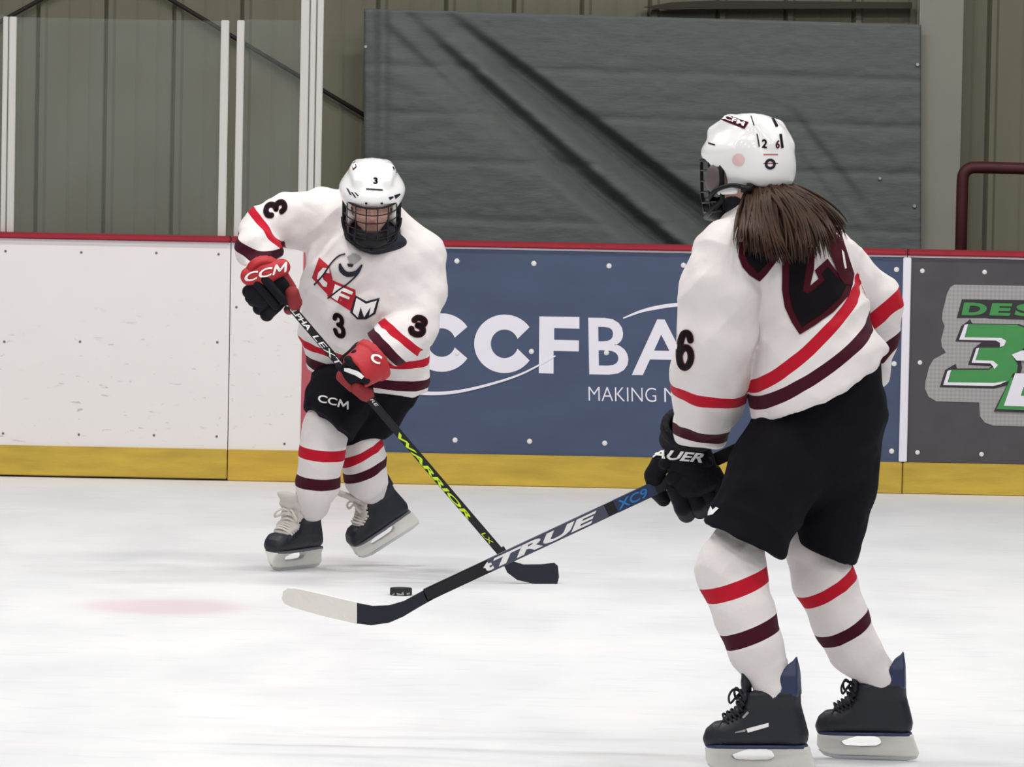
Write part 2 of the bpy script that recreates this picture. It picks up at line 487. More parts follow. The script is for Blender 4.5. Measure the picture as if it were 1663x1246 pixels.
# ================================================================== THE RINK
YB = 22.84            # face of the boards
def BX(px, py=590): return P(px, py, YB).x
def ice_material():
    m = bpy.data.materials.new('ice'); m.use_nodes = True; nt = m.node_tree; N = nt.nodes; L = nt.links
    b = N['Principled BSDF']; b.inputs['Roughness'].default_value = 0.42; b.inputs['Specular IOR Level'].default_value = 0.25
    tc = N.new('ShaderNodeTexCoord')
    def nz(scale, sx, sy, det=6):
        mp = N.new('ShaderNodeMapping'); mp.inputs['Scale'].default_value = (sx, sy, 1); L.new(tc.outputs['Object'], mp.inputs[0])
        n = N.new('ShaderNodeTexNoise'); n.inputs['Scale'].default_value = scale; n.inputs['Detail'].default_value = det
        L.new(mp.outputs[0], n.inputs['Vector']); return n.outputs['Fac']
    def ramp(fac, stops):
        r = N.new('ShaderNodeValToRGB'); L.new(fac, r.inputs[0])
        while len(r.color_ramp.elements) < len(stops): r.color_ramp.elements.new(0.5)
        for e, (p, c) in zip(r.color_ramp.elements, stops): e.position = p; e.color = c
        return r.outputs['Color']
    def mixc(fac, a, bcol, mode='MIX'):
        x = N.new('ShaderNodeMix'); x.data_type = 'RGBA'; x.blend_type = mode
        if isinstance(fac, float): x.inputs[0].default_value = fac
        else: L.new(fac, x.inputs[0])
        for i, s in ((6, a), (7, bcol)):
            if isinstance(s, tuple): x.inputs[i].default_value = s
            else: L.new(s, x.inputs[i])
        return x.outputs[2]
    base = ramp(nz(2.2, 0.9, 0.45), [(0.3, (0.66, 0.665, 0.685, 1)), (0.55, (0.735, 0.74, 0.755, 1)), (0.75, (0.78, 0.78, 0.79, 1))])
    scuff = ramp(nz(9.0, 0.5, 1.6), [(0.56, (1, 1, 1, 1)), (0.75, (0.90, 0.90, 0.92, 1))])
    c = mixc(1.0, base, scuff, 'MULTIPLY')
    cuts = ramp(nz(26.0, 0.12, 1.0, 3), [(0.60, (1, 1, 1, 1)), (0.72, (0.95, 0.95, 0.965, 1))])
    c = mixc(1.0, c, cuts, 'MULTIPLY')
    pink = ramp(nz(1.3, 0.8, 1.2, 3), [(0.60, (0, 0, 0, 1)), (0.8, (0.35, 0.35, 0.35, 1))])
    c = mixc(pink, c, (0.90, 0.74, 0.76, 1))
    # painted face-off spot under the surface
    spot = P(266, 998, 8200.0 / 489.0)
    sp = N.new('ShaderNodeMapping'); sp.vector_type = 'POINT'; sp.inputs['Location'].default_value = (-spot.x, -spot.y, 0)
    L.new(tc.outputs['Object'], sp.inputs[0])
    ln = N.new('ShaderNodeVectorMath'); ln.operation = 'LENGTH'; L.new(sp.outputs[0], ln.inputs[0])
    fac = ramp(ln.outputs['Value'], [(0.0, (0.42, 0.42, 0.42, 1)), (0.20, (0.40, 0.40, 0.40, 1)), (0.30, (0.10, 0.10, 0.10, 1)), (0.42, (0, 0, 0, 1))])
    c = mixc(fac, c, (0.62, 0.36, 0.42, 1))
    L.new(c, b.inputs['Base Color'])
    bp = N.new('ShaderNodeBump'); bp.inputs['Strength'].default_value = 0.08; bp.inputs['Distance'].default_value = 0.004
    L.new(nz(14.0, 0.3, 1.0), bp.inputs['Height']); L.new(bp.outputs[0], b.inputs['Normal'])
    return m
MATS['ice'] = ice_material()
tag(obj_from('floor', [(-14, -3, 0), (14, -3, 0), (14, YB + 0.02, 0), (-14, YB + 0.02, 0)], [(0, 1, 2, 3)], 'ice', smooth=False), kind='structure')
mat('concrete', srgb(90, 90, 88), 0.9)
tag(box('floor_walkway', (-14, YB + 0.12, -0.1), (14, 27, -0.02), 'concrete'), kind='structure')

mat('board_white', srgb(226, 221, 220), 0.45, var=0.02, vscale=5)
def scuffed_board():
    m = MATS['board_white']; nt = m.node_tree; N = nt.nodes; L = nt.links
    b = N['Principled BSDF']; src = b.inputs['Base Color'].links[0].from_socket
    tc = N.new('ShaderNodeTexCoord'); mp = N.new('ShaderNodeMapping'); mp.inputs['Scale'].default_value = (1, 1, 2.6)
    L.new(tc.outputs['Object'], mp.inputs[0])
    n = N.new('ShaderNodeTexNoise'); n.inputs['Scale'].default_value = 17; n.inputs['Detail'].default_value = 3
    n.inputs['Distortion'].default_value = 0.6
    L.new(mp.outputs[0], n.inputs['Vector'])
    r = N.new('ShaderNodeValToRGB'); r.color_ramp.elements[0].position = 0.655; r.color_ramp.elements[0].color = (0, 0, 0, 1)
    r.color_ramp.elements[1].position = 0.74; r.color_ramp.elements[1].color = (0.45, 0.45, 0.45, 1)
    L.new(n.outputs['Fac'], r.inputs[0])
    # fewer puck marks towards the top of the boards
    sx = N.new('ShaderNodeSeparateXYZ'); L.new(tc.outputs['Object'], sx.inputs[0])
    mr = N.new('ShaderNodeMapRange'); mr.inputs[1].default_value = 0.85; mr.inputs[2].default_value = 0.5; L.new(sx.outputs['Z'], mr.inputs[0])
    mu = N.new('ShaderNodeMath'); mu.operation = 'MULTIPLY'; L.new(r.outputs[0], mu.inputs[0]); L.new(mr.outputs[0], mu.inputs[1])
    x = N.new('ShaderNodeMix'); x.data_type = 'RGBA'; L.new(mu.outputs[0], x.inputs[0]); L.new(src, x.inputs[6]); x.inputs[7].default_value = srgb(120, 108, 116)
    L.new(x.outputs[2], b.inputs['Base Color'])
scuffed_board()
mat('board_blue', srgb(68, 80, 107), 0.4, var=0.16, vscale=5, stretch=(0.5, 1, 1.6))
mat('board_dark', srgb(77, 72, 76), 0.4, var=0.2, vscale=6)
mat('board_red', srgb(176, 84, 96), 0.45, var=0.08)
mat('cap_red', srgb(150, 30, 46), 0.45, var=0.1)
mat('kick_yellow', srgb(194, 164, 62), 0.5, var=0.24, vscale=7, stretch=(0.6, 1, 3), bump=0.1)
mat('kick_orange', srgb(200, 163, 60), 0.5, var=0.20, vscale=7, stretch=(0.6, 1, 3), bump=0.1)
mat('screw_light', srgb(220, 220, 216), 0.4)
mat('screw_dark', srgb(110, 104, 104), 0.5)
mat('ad_white', srgb(226, 222, 232), 0.45, var=0.02)
mat('ad_grey', srgb(160, 158, 158), 0.5, var=0.05)
mat('ad_green', srgb(66, 140, 76), 0.5, var=0.08)
mat('ad_black', srgb(48, 44, 50), 0.5)
mat('alu', srgb(196, 194, 190), 0.5, var=0.06, vscale=4, stretch=(1, 1, 0.3))
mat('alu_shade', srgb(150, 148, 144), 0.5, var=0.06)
mat('pipe_red', srgb(66, 20, 25), 0.6, var=0.15)

def plate_pattern():
    # printed diamond-plate texture of the sign
    m = MATS['ad_grey']; nt = m.node_tree; N = nt.nodes; L = nt.links; bs = N['Principled BSDF']
    src = bs.inputs['Base Color'].links[0].from_socket
    tc = N.new('ShaderNodeTexCoord'); mp = N.new('ShaderNodeMapping'); mp.inputs['Rotation'].default_value = (0, math.radians(45), 0)
    L.new(tc.outputs['Object'], mp.inputs[0])
    ck = N.new('ShaderNodeTexChecker'); ck.inputs['Scale'].default_value = 75; L.new(mp.outputs[0], ck.inputs['Vector'])
    mu = N.new('ShaderNodeMath'); mu.operation = 'MULTIPLY'; mu.inputs[1].default_value = 0.35; L.new(ck.outputs['Fac'], mu.inputs[0])
    x = N.new('ShaderNodeMix'); x.data_type = 'RGBA'; L.new(mu.outputs[0], x.inputs[0]); L.new(src, x.inputs[6]); x.inputs[7].default_value = srgb(120, 118, 120)
    L.new(x.outputs[2], bs.inputs['Base Color'])
plate_pattern()
SCREW = None
def screw(x, z, material, parent, r=0.0125):
    """domed fastener: shared mesh"""
    global SCREW
    if SCREW is None: SCREW = {}
    key = (material, r)
    if key not in SCREW:
        bm = bmesh.new(); bmesh.ops.create_uvsphere(bm, u_segments=8, v_segments=4, radius=r)
        for v in bm.verts: v.co.y *= 0.35
        me = bpy.data.meshes.new('screw'); bm.to_mesh(me); bm.free(); me.materials.append(MATS[material]); SCREW[key] = me
    o = bpy.data.objects.new('screw', SCREW[key]); o.location = (x, YB - 0.001, z); COL.objects.link(o)
    o.parent = parent; o.matrix_parent_inverse = parent.matrix_world.inverted()
    return o
def board(x0, x1, face, label, kick='kick_yellow', kz=0.0):
    e = new_empty('board_panel', ((x0 + x1) / 2, YB, 0), label, 'rink board')
    g = 0.002
    box('facing', (x0 + g, YB, 0.14), (x1 - g, YB + 0.09, 1.072), face, e)
    box('kick_plate', (x0 + g, YB - 0.012, kz), (x1 - g, YB + 0.09, 0.143), kick, e, bevel=0.004)
    box('cap_line', (x0 + g, YB - 0.004, 1.072), (x1 - g, YB + 0.09, 1.080), 'ad_white', e)
    box('cap_rail', (x0 + g, YB - 0.02, 1.080), (x1 - g, YB + 0.13, 1.108), 'cap_red', e, bevel=0.006)
    return e
xs_l = -9.0; xs1 = BX(372); xs2 = BX(598); xs3 = BX(1463); xs4 = BX(1476); xs_r = 9.0
b1 = board(xs_l, xs1, 'board_white', 'scuffed plain white rink board at the far left', kz=0.008)
b2 = board(xs1, xs2, 'board_white', 'narrower white rink board with a red strip behind the crouching skater', 'kick_orange')
xm = (xs3 + xs4) / 2
b3 = board(xs2, xm, 'board_blue', 'blue rink board with large white bank lettering between the skaters')
b4 = board(xm, xs_r, 'board_dark', 'dark grey rink board with a green numeral sign at the right')
box('red_strip', (BX(490), YB - 0.003, 0.145), (xs2 - 0.004, YB, 1.071), 'board_red', b2)
tag(box('trim_1', (xs3, YB - 0.012, 0.145), (xs4, YB - 0.0005, 1.072), 'ad_white', bevel=0.003), kind='structure')
def Zb(py, px): return P(px, py, YB).z
for px, py in ((867, 428), (989, 432), (1110, 431), (1232, 434), (742, 574), (863, 571), (985, 573), (1107, 577), (739, 715), (860, 717), (982, 720), (1104, 724),
               (1456, 438), (1452, 591), (1448, 733), (742, 424), (621, 570), (618, 712)):
    q = P(px, py, YB); screw(q.x, q.z, 'screw_light', b3)
for px, py in ((1498, 440), (1599, 442), (1494, 589), (1490, 735), (1594, 738), (1700, 444), (1696, 740)):
    q = P(px, py, YB); screw(q.x, q.z, 'screw_light', b4, 0.011)
for px, py in ((9, 408), (132, 410), (254, 411), (355, 413), (7, 555), (130, 555), (353, 556), (5, 704), (128, 706), (250, 707), (352, 709)):
    q = P(px, py, YB); screw(q.x, q.z, 'screw_dark', b1, 0.006)
for px, py in ((384, 499), (462, 721)):
    q = P(px, py, YB); screw(q.x, q.z, 'screw_dark', b2, 0.006)

# ---- lettering of the blue board
Zf = lambda ox, oy, sc: (lambda x, y: (ox + x / sc, oy + y / sc))
def ring_c(cx, cy, rx, ry, t, gap):
    out = []; inn = []
    for i in range(41):
        a = math.radians(gap + (360 - 2 * gap) * i / 40)
        out.append((cx + rx * math.cos(a), cy + ry * math.sin(a))); inn.append((cx + (rx - t) * math.cos(a), cy + (ry - t * 0.95) * math.sin(a)))
    return out + inn[::-1]
def ad(name, polys, material, parent, lift=0.0, thick=0.002):
    return flat_print(name, fill_polys(polys), YB - lift, material, parent, thick)
def c_letter(x0, x1, y0, y1, t):
    # bold round C whose arms stop on an upright line
    cx = x0 + (y1 - y0) * 0.52; cy = (y0 + y1) / 2; rx = (y1 - y0) * 0.52; ry = (y1 - y0) / 2
    pts = []
    amax = math.acos(max(-1, min(1, (x1 - cx) / rx)))
    n = 36
    for i in range(n + 1):
        a = amax + (2 * math.pi - 2 * amax) * i / n
        pts.append((cx + rx * math.cos(a), cy - ry * math.sin(a)))
    bmax = math.acos(max(-1, min(1, (x1 - cx) / (rx - t)))) if x1 - cx < rx - t else 0.35
    for i in range(n + 1):
        a = 2 * math.pi - bmax - (2 * math.pi - 2 * bmax) * i / n
        pts.append((min(x1, cx + (rx - t) * math.cos(a)), cy - (ry - t * 0.9) * math.sin(a)))
    return pts
ad('letter_c', [c_letter(668, 759, 509, 604, 27)], 'ad_white', b3)
ad('letter_c', [c_letter(770, 860, 511, 606, 27)], 'ad_white', b3)
ad('letter_f', [[(876, 514), (941, 515), (941, 534), (900, 533), (900, 552), (940, 553), (940, 571), (899, 570), (899, 607), (875, 606)]], 'ad_white', b3)
def text_ad(name, s, x0, y0, x1, y1, material, parent, off=0.0, slope=0.019, **kw):
    bm = text_px(s, (x0, y1), (x1 - x0, (x1 - x0) * slope), (-(y0 - y1) * -0.019, y0 - y1), off=off, **kw)
    return flat_print(name, bm, YB, material, parent)
text_ad('letter_b', 'B', 957, 516, 1021, 608, 'ad_white', b3, off=0.012)
text_ad('letter_a', 'A', 1026, 518, 1126, 609, 'ad_white', b3, off=0.012)
text_ad('letter_n', 'N', 1140, 520, 1212, 611, 'ad_white', b3, off=0.012)
text_ad('letter_k', 'K', 1232, 522, 1306, 613, 'ad_white', b3, off=0.012)
text_ad('slogan', 'MAKING', 956, 628, 1066, 651, 'ad_white', b3, off=-0.012)
text_ad('slogan', 'M', 1079, 630, 1101, 653, 'ad_white', b3, off=-0.012)
def arc(pts, n=8): return [(p.x, p.y) for p in spline([Vector((x, y, 0)) for x, y in pts], n)]
sw = arc([(610, 615), (640, 632), (668, 637), (710, 639), (750, 635), (800, 623), (850, 606), (902, 578)])
ad('swoosh', [stroke_poly(sw, [7 - 6 * max(0, i / len(sw) - 0.2) for i in range(len(sw))])], 'ad_white', b3, 0.0022)
sw = arc([(1012, 517), (1040, 506), (1070, 499), (1100, 495), (1150, 492), (1220, 500)])
ad('swoosh', [stroke_poly(sw, [2 + 4 * min(1, i / 14) for i in range(len(sw))])], 'ad_white', b3)

# ---- sign on the dark board
z6 = Zf(1480, 440, 4.448)
def zp(*pts): return [z6(*p) for p in pts]
ad('sign_plate', [zp((310, 100), (1060, 112), (1060, 1130), (590, 1118), (530, 1095), (495, 1050), (490, 950), (180, 942), (125, 910), (98, 850), (102, 800), (130, 690), (160, 640), (250, 590), (222, 550), (215, 500), (240, 400), (222, 350), (225, 300), (260, 160), (280, 120))], 'ad_grey', b4)
ad('word_shadow', [zp((365, 205), (1050, 215), (1050, 360), (560, 345), (545, 340), (328, 340))], 'ad_black', b4, 0.002)
def text_z(name, s, x0, y0, x1, y1, material, parent, lift, off, shear=0.0):
    a = z6(x0, y1); bx = (x1 - x0) / 4.448; by = (y1 - y0) / 4.448
    bm = text_px(s, a, (bx, bx * 0.019), (0.0, -by), off=off, shear=shear)
    return flat_print(name, bm, YB - lift, material, parent)
text_z('letter_d', 'D', 362, 228, 545, 320, 'ad_green', b4, 0.004, 0.05, 0.1)
text_z('letter_e', 'E', 562, 232, 730, 322, 'ad_green', b4, 0.004, 0.05, 0.1)
text_z('letter_s', 'S', 745, 236, 905, 326, 'ad_green', b4, 0.004, 0.05, 0.1)
three = [(410, 385), (760, 390), (840, 420), (850, 520), (780, 590), (740, 630), (770, 680), (760, 740), (700, 800), (600, 815), (265, 810), (290, 715), (560, 715), (600, 690), (590, 660), (450, 655), (500, 555), (640, 555), (660, 530), (640, 495), (385, 490)]
ad('numeral_outline', [zp((425, 350), (440, 380), (780, 385), (870, 420), (880, 540), (790, 640), (800, 700), (780, 770), (720, 820), (600, 850), (205, 840), (245, 715), (320, 672), (330, 705), (560, 705), (580, 690), (410, 678), (450, 560), (510, 515), (318, 510), (360, 400))], 'ad_black', b4, 0.002)
ad('numeral_white', [zp((385, 390), (410, 385), (385, 480), (650, 485), (685, 505), (670, 540), (640, 550), (640, 520), (610, 503), (345, 498)),
                     zp((470, 560), (492, 555), (462, 645), (590, 650), (625, 680), (600, 710), (590, 690), (570, 668), (435, 664)),
                     zp((262, 722), (288, 716), (262, 805), (600, 810), (690, 795), (640, 820), (590, 832), (230, 825))], 'ad_white', b4, 0.006)
ad('numeral', [zp(*three)], 'ad_green', b4, 0.004)
ad('letter_back', [zp((735, 740), (1000, 745), (1000, 1030), (595, 1015))], 'ad_black', b4, 0.006)
ad('letter_green', [zp((720, 770), (1000, 775), (1000, 1010), (615, 1000))], 'ad_green', b4, 0.008)
ad('letter_white', [zp((750, 740), (1000, 745), (1000, 985), (668, 975)), zp((810, 840), (880, 842), (860, 905), (790, 903))], 'ad_white', b4, 0.010)
ad('letter_white', [zp((725, 605), (800, 575), (1000, 578), (1000, 650), (760, 648))], 'ad_white', b4, 0.010)

# ---- glass above the boards and its posts
def glass_material():
    m = bpy.data.materials.new('glass'); m.use_nodes = True; nt = m.node_tree; N = nt.nodes; L = nt.links
    N.remove(N['Principled BSDF'])
    tr = N.new('ShaderNodeBsdfTransparent'); tr.inputs[0].default_value = (0.93, 0.955, 0.94, 1)
    gl = N.new('ShaderNodeBsdfGlossy'); gl.inputs['Roughness'].default_value = 0.06; gl.inputs[0].default_value = (0.9, 0.95, 0.95, 1)
    df = N.new('ShaderNodeBsdfDiffuse'); df.inputs[0].default_value = (0.75, 0.8, 0.78, 1)
    lw = N.new('ShaderNodeFresnel'); lw.inputs[0].default_value = 1.3
    tc = N.new('ShaderNodeTexCoord'); nz = N.new('ShaderNodeTexNoise'); nz.inputs['Scale'].default_value = 3; L.new(tc.outputs['Object'], nz.inputs['Vector'])
    mr = N.new('ShaderNodeMapRange'); mr.inputs[3].default_value = 0.02; mr.inputs[4].default_value = 0.07; L.new(nz.outputs[0], mr.inputs[0])
    a = N.new('ShaderNodeMixShader'); L.new(lw.outputs[0], a.inputs[0]); L.new(tr.outputs[0], a.inputs[1]); L.new(gl.outputs[0], a.inputs[2])
    b = N.new('ShaderNodeMixShader'); L.new(mr.outputs[0], b.inputs[0]); L.new(a.outputs[0], b.inputs[1]); L.new(df.outputs[0], b.inputs[2])
    L.new(b.outputs[0], N['Material Output'].inputs[0])
    return m
MATS['glass'] = glass_material()
YG = YB + 0.06
def gx(px, py=200): return P(px, py, YG).x
def gz(px, py): return P(px, py, YG).z
ztop = gz(380, 31); CAPZ = 1.108
def pane(x0, x1, z1, label):
    o = box('rink_glass', (x0, YG - 0.006, CAPZ + 0.0003), (x1, YG + 0.006, z1), 'glass'); tag(o, label, 'glass'); return o
def post(strips, z1, label):
    e = new_empty('glass_post', (gx(sum(strips[0][:2]) / 2), YG, CAPZ), label, 'post')
    for a, b2_, mt, yo in strips:
        box('post_channel', (gx(a), YG - 0.03 + yo, CAPZ - 0.002), (gx(b2_), YG + 0.03, z1), mt, e, bevel=0.003)
    return e
pane(-9.0, gx(4), ztop, 'clear glass pane at the left edge of the frame')
post([(4, 12, 'alu', 0.0), (12, 14, 'alu_shade', 0.012), (14, 25.5, 'alu', 0.0)], gz(15, 27), 'pale grey double post at the left edge of the glass')
pane(gx(25.5), gx(358), ztop - 0.01, 'wide clear glass pane above the plain white board')
post([(357, 370, 'alu', 0.0)], gz(364, 33), 'left of two slim grey posts beside a gap in the glass')
post([(383, 395, 'alu', 0.0)], gz(389, 33), 'right of two slim grey posts beside a gap in the glass')
pane(gx(395), gx(486.5), ztop, 'narrow clear glass pane left of the tall post')
post([(486.5, 500, 'alu', 0.0), (500, 502, 'alu_shade', 0.012), (502, 511, 'alu', 0.004), (511, 513, 'alu_shade', 0.012), (513, 523, 'alu', 0.0)], 3.0, 'tall thick grey post behind the crouching skater')

# ---- building wall behind the boards
YW = 25.5
mat('wall_sheet', srgb(124, 120, 104), 0.75, var=0.10, vscale=3, stretch=(1.5, 1, 0.5))
mat('wall_seam', srgb(84, 80, 68), 0.8)
wall = box('wall_back', (-11, YW, -0.1), (11, YW + 0.15, 4.2), 'wall_seam'); tag(wall, kind='structure')
def sheet_mesh():
    w = 0.342; prof = [(0.0, 0.0), (0.012, 0.028), (0.036, 0.028), (0.05, 0.012), (0.15, 0.012), (0.165, 0.017), (0.18, 0.012), (0.255, 0.012), (0.27, 0.017), (0.285, 0.012), (w - 0.012, 0.012), (w - 0.006, 0.0)]
    V = []; Fc = []
    for x, y in prof: V += [(x, -y - 0.001, 0.0), (x, -y - 0.001, 4.2)]
    for i in range(len(prof) - 1): Fc.append((2 * i, 2 * i + 2, 2 * i + 3, 2 * i + 1))
    me = bpy.data.meshes.new('wall_panel'); me.from_pydata(V, [], Fc); me.update(); me.materials.append(MATS['wall_sheet']); return me
SM = sheet_mesh()
x_seam = P(287, 200, YW).x
for i in range(-30, 45):
    x = x_seam + i * 0.342 - 0.02
    if x < -10.9 or x > 10.6: continue
    o = bpy.data.objects.new('wall_panel', SM); o.location = (x, YW, 0); COL.objects.link(o); o.parent = wall
mat('rod_dark', srgb(40, 36, 34), 0.7)
YR = YW - 0.06
def wallrod(a, b, label):
    o = tube('brace_cable', [a, b], 0.011, 'rod_dark'); tag(o, label, 'cable'); return o
pa, pb = P(275, -2, YR), P(590, 186, YR); dv = (pb - pa)
wallrod(pa - dv * 0.6, pb + dv * 0.5, 'dark brace cable slanting down towards the hanging tarp')
pa, pb = P(70, -3, YR), P(12, 29, YR); dv = pb - pa
wallrod(pa - dv * 0.8, pb + dv * 8, 'short dark brace cable at the upper left corner')
# steel column, roof strut
mat('column_grey', srgb(150, 148, 138), 0.7, var=0.06, vscale=4)
mat('strut_dark', srgb(58, 54, 46), 0.7)
cx0, cx1 = P(1489, 200, YW - 0.2).x, P(1560, 200, YW - 0.2).x
e = new_empty('steel_column', ((cx0 + cx1) / 2, YW - 0.12, 0), 'pale grey steel column right of the hanging tarp', 'column')
box('flange', (cx0, YW - 0.22, -0.02), (cx1, YW - 0.20, 4.2), 'column_grey', e)
box('web', ((cx0 + cx1) / 2 - 0.01, YW - 0.20, -0.02), ((cx0 + cx1) / 2 + 0.01, YW - 0.05, 4.2), 'column_grey', e)
box('flange', (cx0, YW - 0.05, -0.02), (cx1, YW - 0.032, 4.2), 'column_grey', e)
bm = fill_polys([[(1044, 12), (1090, 4), (1160, 1), (1480, 4), (1480, 14), (1160, 15), (1090, 16)]])
o = flat_print('wall_bracket', bm, YW - 0.05, 'strut_dark', None, 0.05); tag(o, 'dark bracket along the wall above the tarp', 'bracket')

# ---- hanging tarp with pulled folds
mat('tarp', srgb(100, 106, 104), 0.62, var=0.10, vscale=22, bump=0.25, bscale=35, stretch=(0.5, 1, 2.0))
YT = YW - 0.28
def tarp():
    nx, nz = 190, 140; V = []; Fc = []
    random.seed(3)
    for j in range(nz + 1):
        for i in range(nx + 1):
            u = i / nx; v = j / nz
            px = 591 + (1496 - 591) * u; py = 14 + (26 * u) + v * 712
            q = Vector((px, py))
            def n_of(ox, oy, dx, dy):
                m = math.hypot(dx, dy); return (-(q.x - ox) * -dy / m * -1 + (q.y - oy) * dx / m) if False else ((q.x - ox) * -dy + (q.y - oy) * dx) / m
            d = 0.0
            # main diagonal pull
            a = n_of(740, 30, 400, 300); along = ((q.x - 740) * 0.8 + (q.y - 30) * 0.6)
            w = max(0.0, min(1.0, (along + 40) / 160))
            sc = 0.5 + 0.0011 * max(0, along)
            def groove(a, c, down, up, amp):
                t = a - c
                if t < -down: return 0.0
                if t < 0: s = (t + down) / down; return -amp * s * s * (3 - 2 * s)
                if t < up: s = t / up; return -amp * (1 - s * s * (3 - 2 * s))
                return 0.0
            d += w * groove(a, 6, 16, 60 * sc, 0.15 * sc)
            d += w * groove(a, 66 * sc + 20, 16, 50, 0.08)
            b_ = n_of(840, 190, 330, 240); d += max(0, min(1, (q.x - 800) / 120)) * groove(b_, 20, 14, 34, 0.035)
            # pull from the upper left corner
            c_ = n_of(612, 30, 190, 170); wc = max(0, min(1, (q.x - 600) / 50)) * max(0, min(1, (980 - q.x) / 300))
            d += wc * groove(c_, 4, 14, 40, 0.02); d += wc * groove(c_, -36, 12, 30, 0.012)
            # edge gather at the left hem
            d += -0.03 * math.exp(-((px - 622) / 9.0) ** 2) * max(0, 1 - v * 1.3) + 0.01 * math.exp(-((px - 603) / 9.0) ** 2)
            # folds right of the skater's head
            e_ = n_of(1290, 190, 150, 190); we = max(0, min(1, (q.x - 1270) / 40)) * max(0, min(1, (1430 - q.x) / 60))
            d += we * (groove(e_, 0, 12, 40, 0.018) + groove(e_, 34, 12, 30, 0.012) - 0)
            # storage creases
            for cy in (105, 181, 258, 352):
                dy = py - 26 * u - (cy - 0)
                if abs(dy) < 8: d += -0.008 * (1 - abs(dy) / 8)
            for cxp in (1285, 1410):
                if abs(px - cxp) < 6: d += -0.004 * (1 - abs(px - cxp) / 6)
            d += 0.004 * noise.noise(Vector((px * 0.020, py * 0.05, 0))) + 0.003 * noise.noise(Vector((px * 0.05, py * 0.12, 5)))
            p = P(px, py, YT); V.append((p.x, YT - d, p.z))
    for j in range(nz):
        for i in range(nx):
            k = j * (nx + 1) + i; Fc.append((k, k + nx + 1, k + nx + 2, k + 1))
    return V, Fc
V, Fc = tarp()
o = obj_from('hanging_tarp', V, Fc, 'tarp'); o['label'] = 'large grey-green tarp with diagonal folds hanging behind the boards'; o['category'] = 'tarp'
sm = o.modifiers.new('thickness', 'SOLIDIFY'); sm.thickness = 0.003
mat('grommet', srgb(200, 205, 200), 0.35, metal=0.6)
for px, py in ((594, 76), (1490, 105), (1485, 335), (1429, 290)):
    bm = bmesh.new(); bmesh.ops.create_cone(bm, cap_ends=True, segments=10, radius1=0.010, radius2=0.007, depth=0.008)
    g = bm_obj('grommet', bm, 'grommet', o, mw=Matrix.Translation(P(px, py, YT) + Vector((0, -0.008, 0))) @ Matrix.Rotation(math.pi / 2, 4, 'X'))

# ---- dark red pipe rail behind the boards
YP = YB + 0.9
pts = [P(1563, 430, YP), P(1563, 300, YP), P(1565, 283, YP), P(1574, 274, YP), P(1590, 272, YP), P(1663, 274, YP), P(1790, 277, YP)]
pts[0].z = 0.0 - 0.02; pts[0].x = pts[1].x
rail = new_empty('pipe_rail', pts[0], 'dark red pipe rail behind the right-hand board', 'railing')
tube('frame_pipe', [pts[0]] + spline(pts[1:], 5) + [Vector((pts[-1].x + 0.05, YP, pts[-1].z - 0.05)), Vector((pts[-1].x + 0.05, YP, -0.02))], 0.028, 'pipe_red', rail, sides=12)

# ================================================================== SKATER GEAR BUILDERS
def RG(rings, Y0):
    """(px, py, dY, r_px, r_depth) -> (centre, rw, rd)"""
    return [(NP(P(a, b, Y0 + c)), r * (Y0 + c) / FOC, rd) for a, b, c, r, rd in rings]
def frame(o, x, z):
    """matrix with local x along x and local z as close to z as it goes"""
    x = Vector(x).normalized(); z = Vector(z); z = (z - x * z.dot(x)).normalized(); y = z.cross(x)
    m = Matrix((x, y, z)).transposed().to_4x4(); m.translation = Vector(o); return m
def band(V, p, n, hw, mask):
    d = ((V - np.asarray(p)) @ unit(n)) / hw
    return np.where(mask, d, 9.0)

# ---- skate: x forward, z up, origin on the sole line under the ankle
BOOT = [(-.060, .0), (-.073, .010), (-.076, .030), (-.070, .055), (-.058, .10), (-.055, .142), (.004, .142), (.055, .135), (.066, .127), (.078, .095), (.092, .076), (.118, .062), (.150, .054), (.166, .040), (.174, .018), (.168, .0)]
TOE = [(.118, .0), (.126, .059), (.150, .056), (.168, .041), (.176, .018), (.170, .0)]
GUARD = [(-.056, .12), (-.054, .18), (-.049, .216), (-.040, .204), (-.020, .190), (-.010, .178), (-.008, .13), (.0, .12)]
HOLD = [(-.074, .001), (-.092, -.046), (-.090, -.058), (-.06, -.060), (.13, -.058), (.160, -.050), (.172, -.034), (.170, .001)]
HOLE = [(.110, -.022), (.085, -.012), (.060, -.004), (.030, -.003), (.010, -.010), (.004, -.024), (.018, -.032), (.060, -.034), (.100, -.032)]
RUN = [(-.094, -.046), (-.086, -.064), (-.06, -.069), (.12, -.068), (.152, -.060), (.174, -.040), (.166, -.044), (.140, -.052), (.10, -.056), (-.07, -.056)]
def boot_w(x, z):
    w = np.interp(x, [-.08, -.05, .0, .06, .12, .175], [.030, .036, .037, .044, .047, .036])
    up = np.interp(z, [0, .02, .05, .09, .14, .22], [.97, 1.04, 0.98, .88, 1.22, .8])
    return w * up
SK = {}
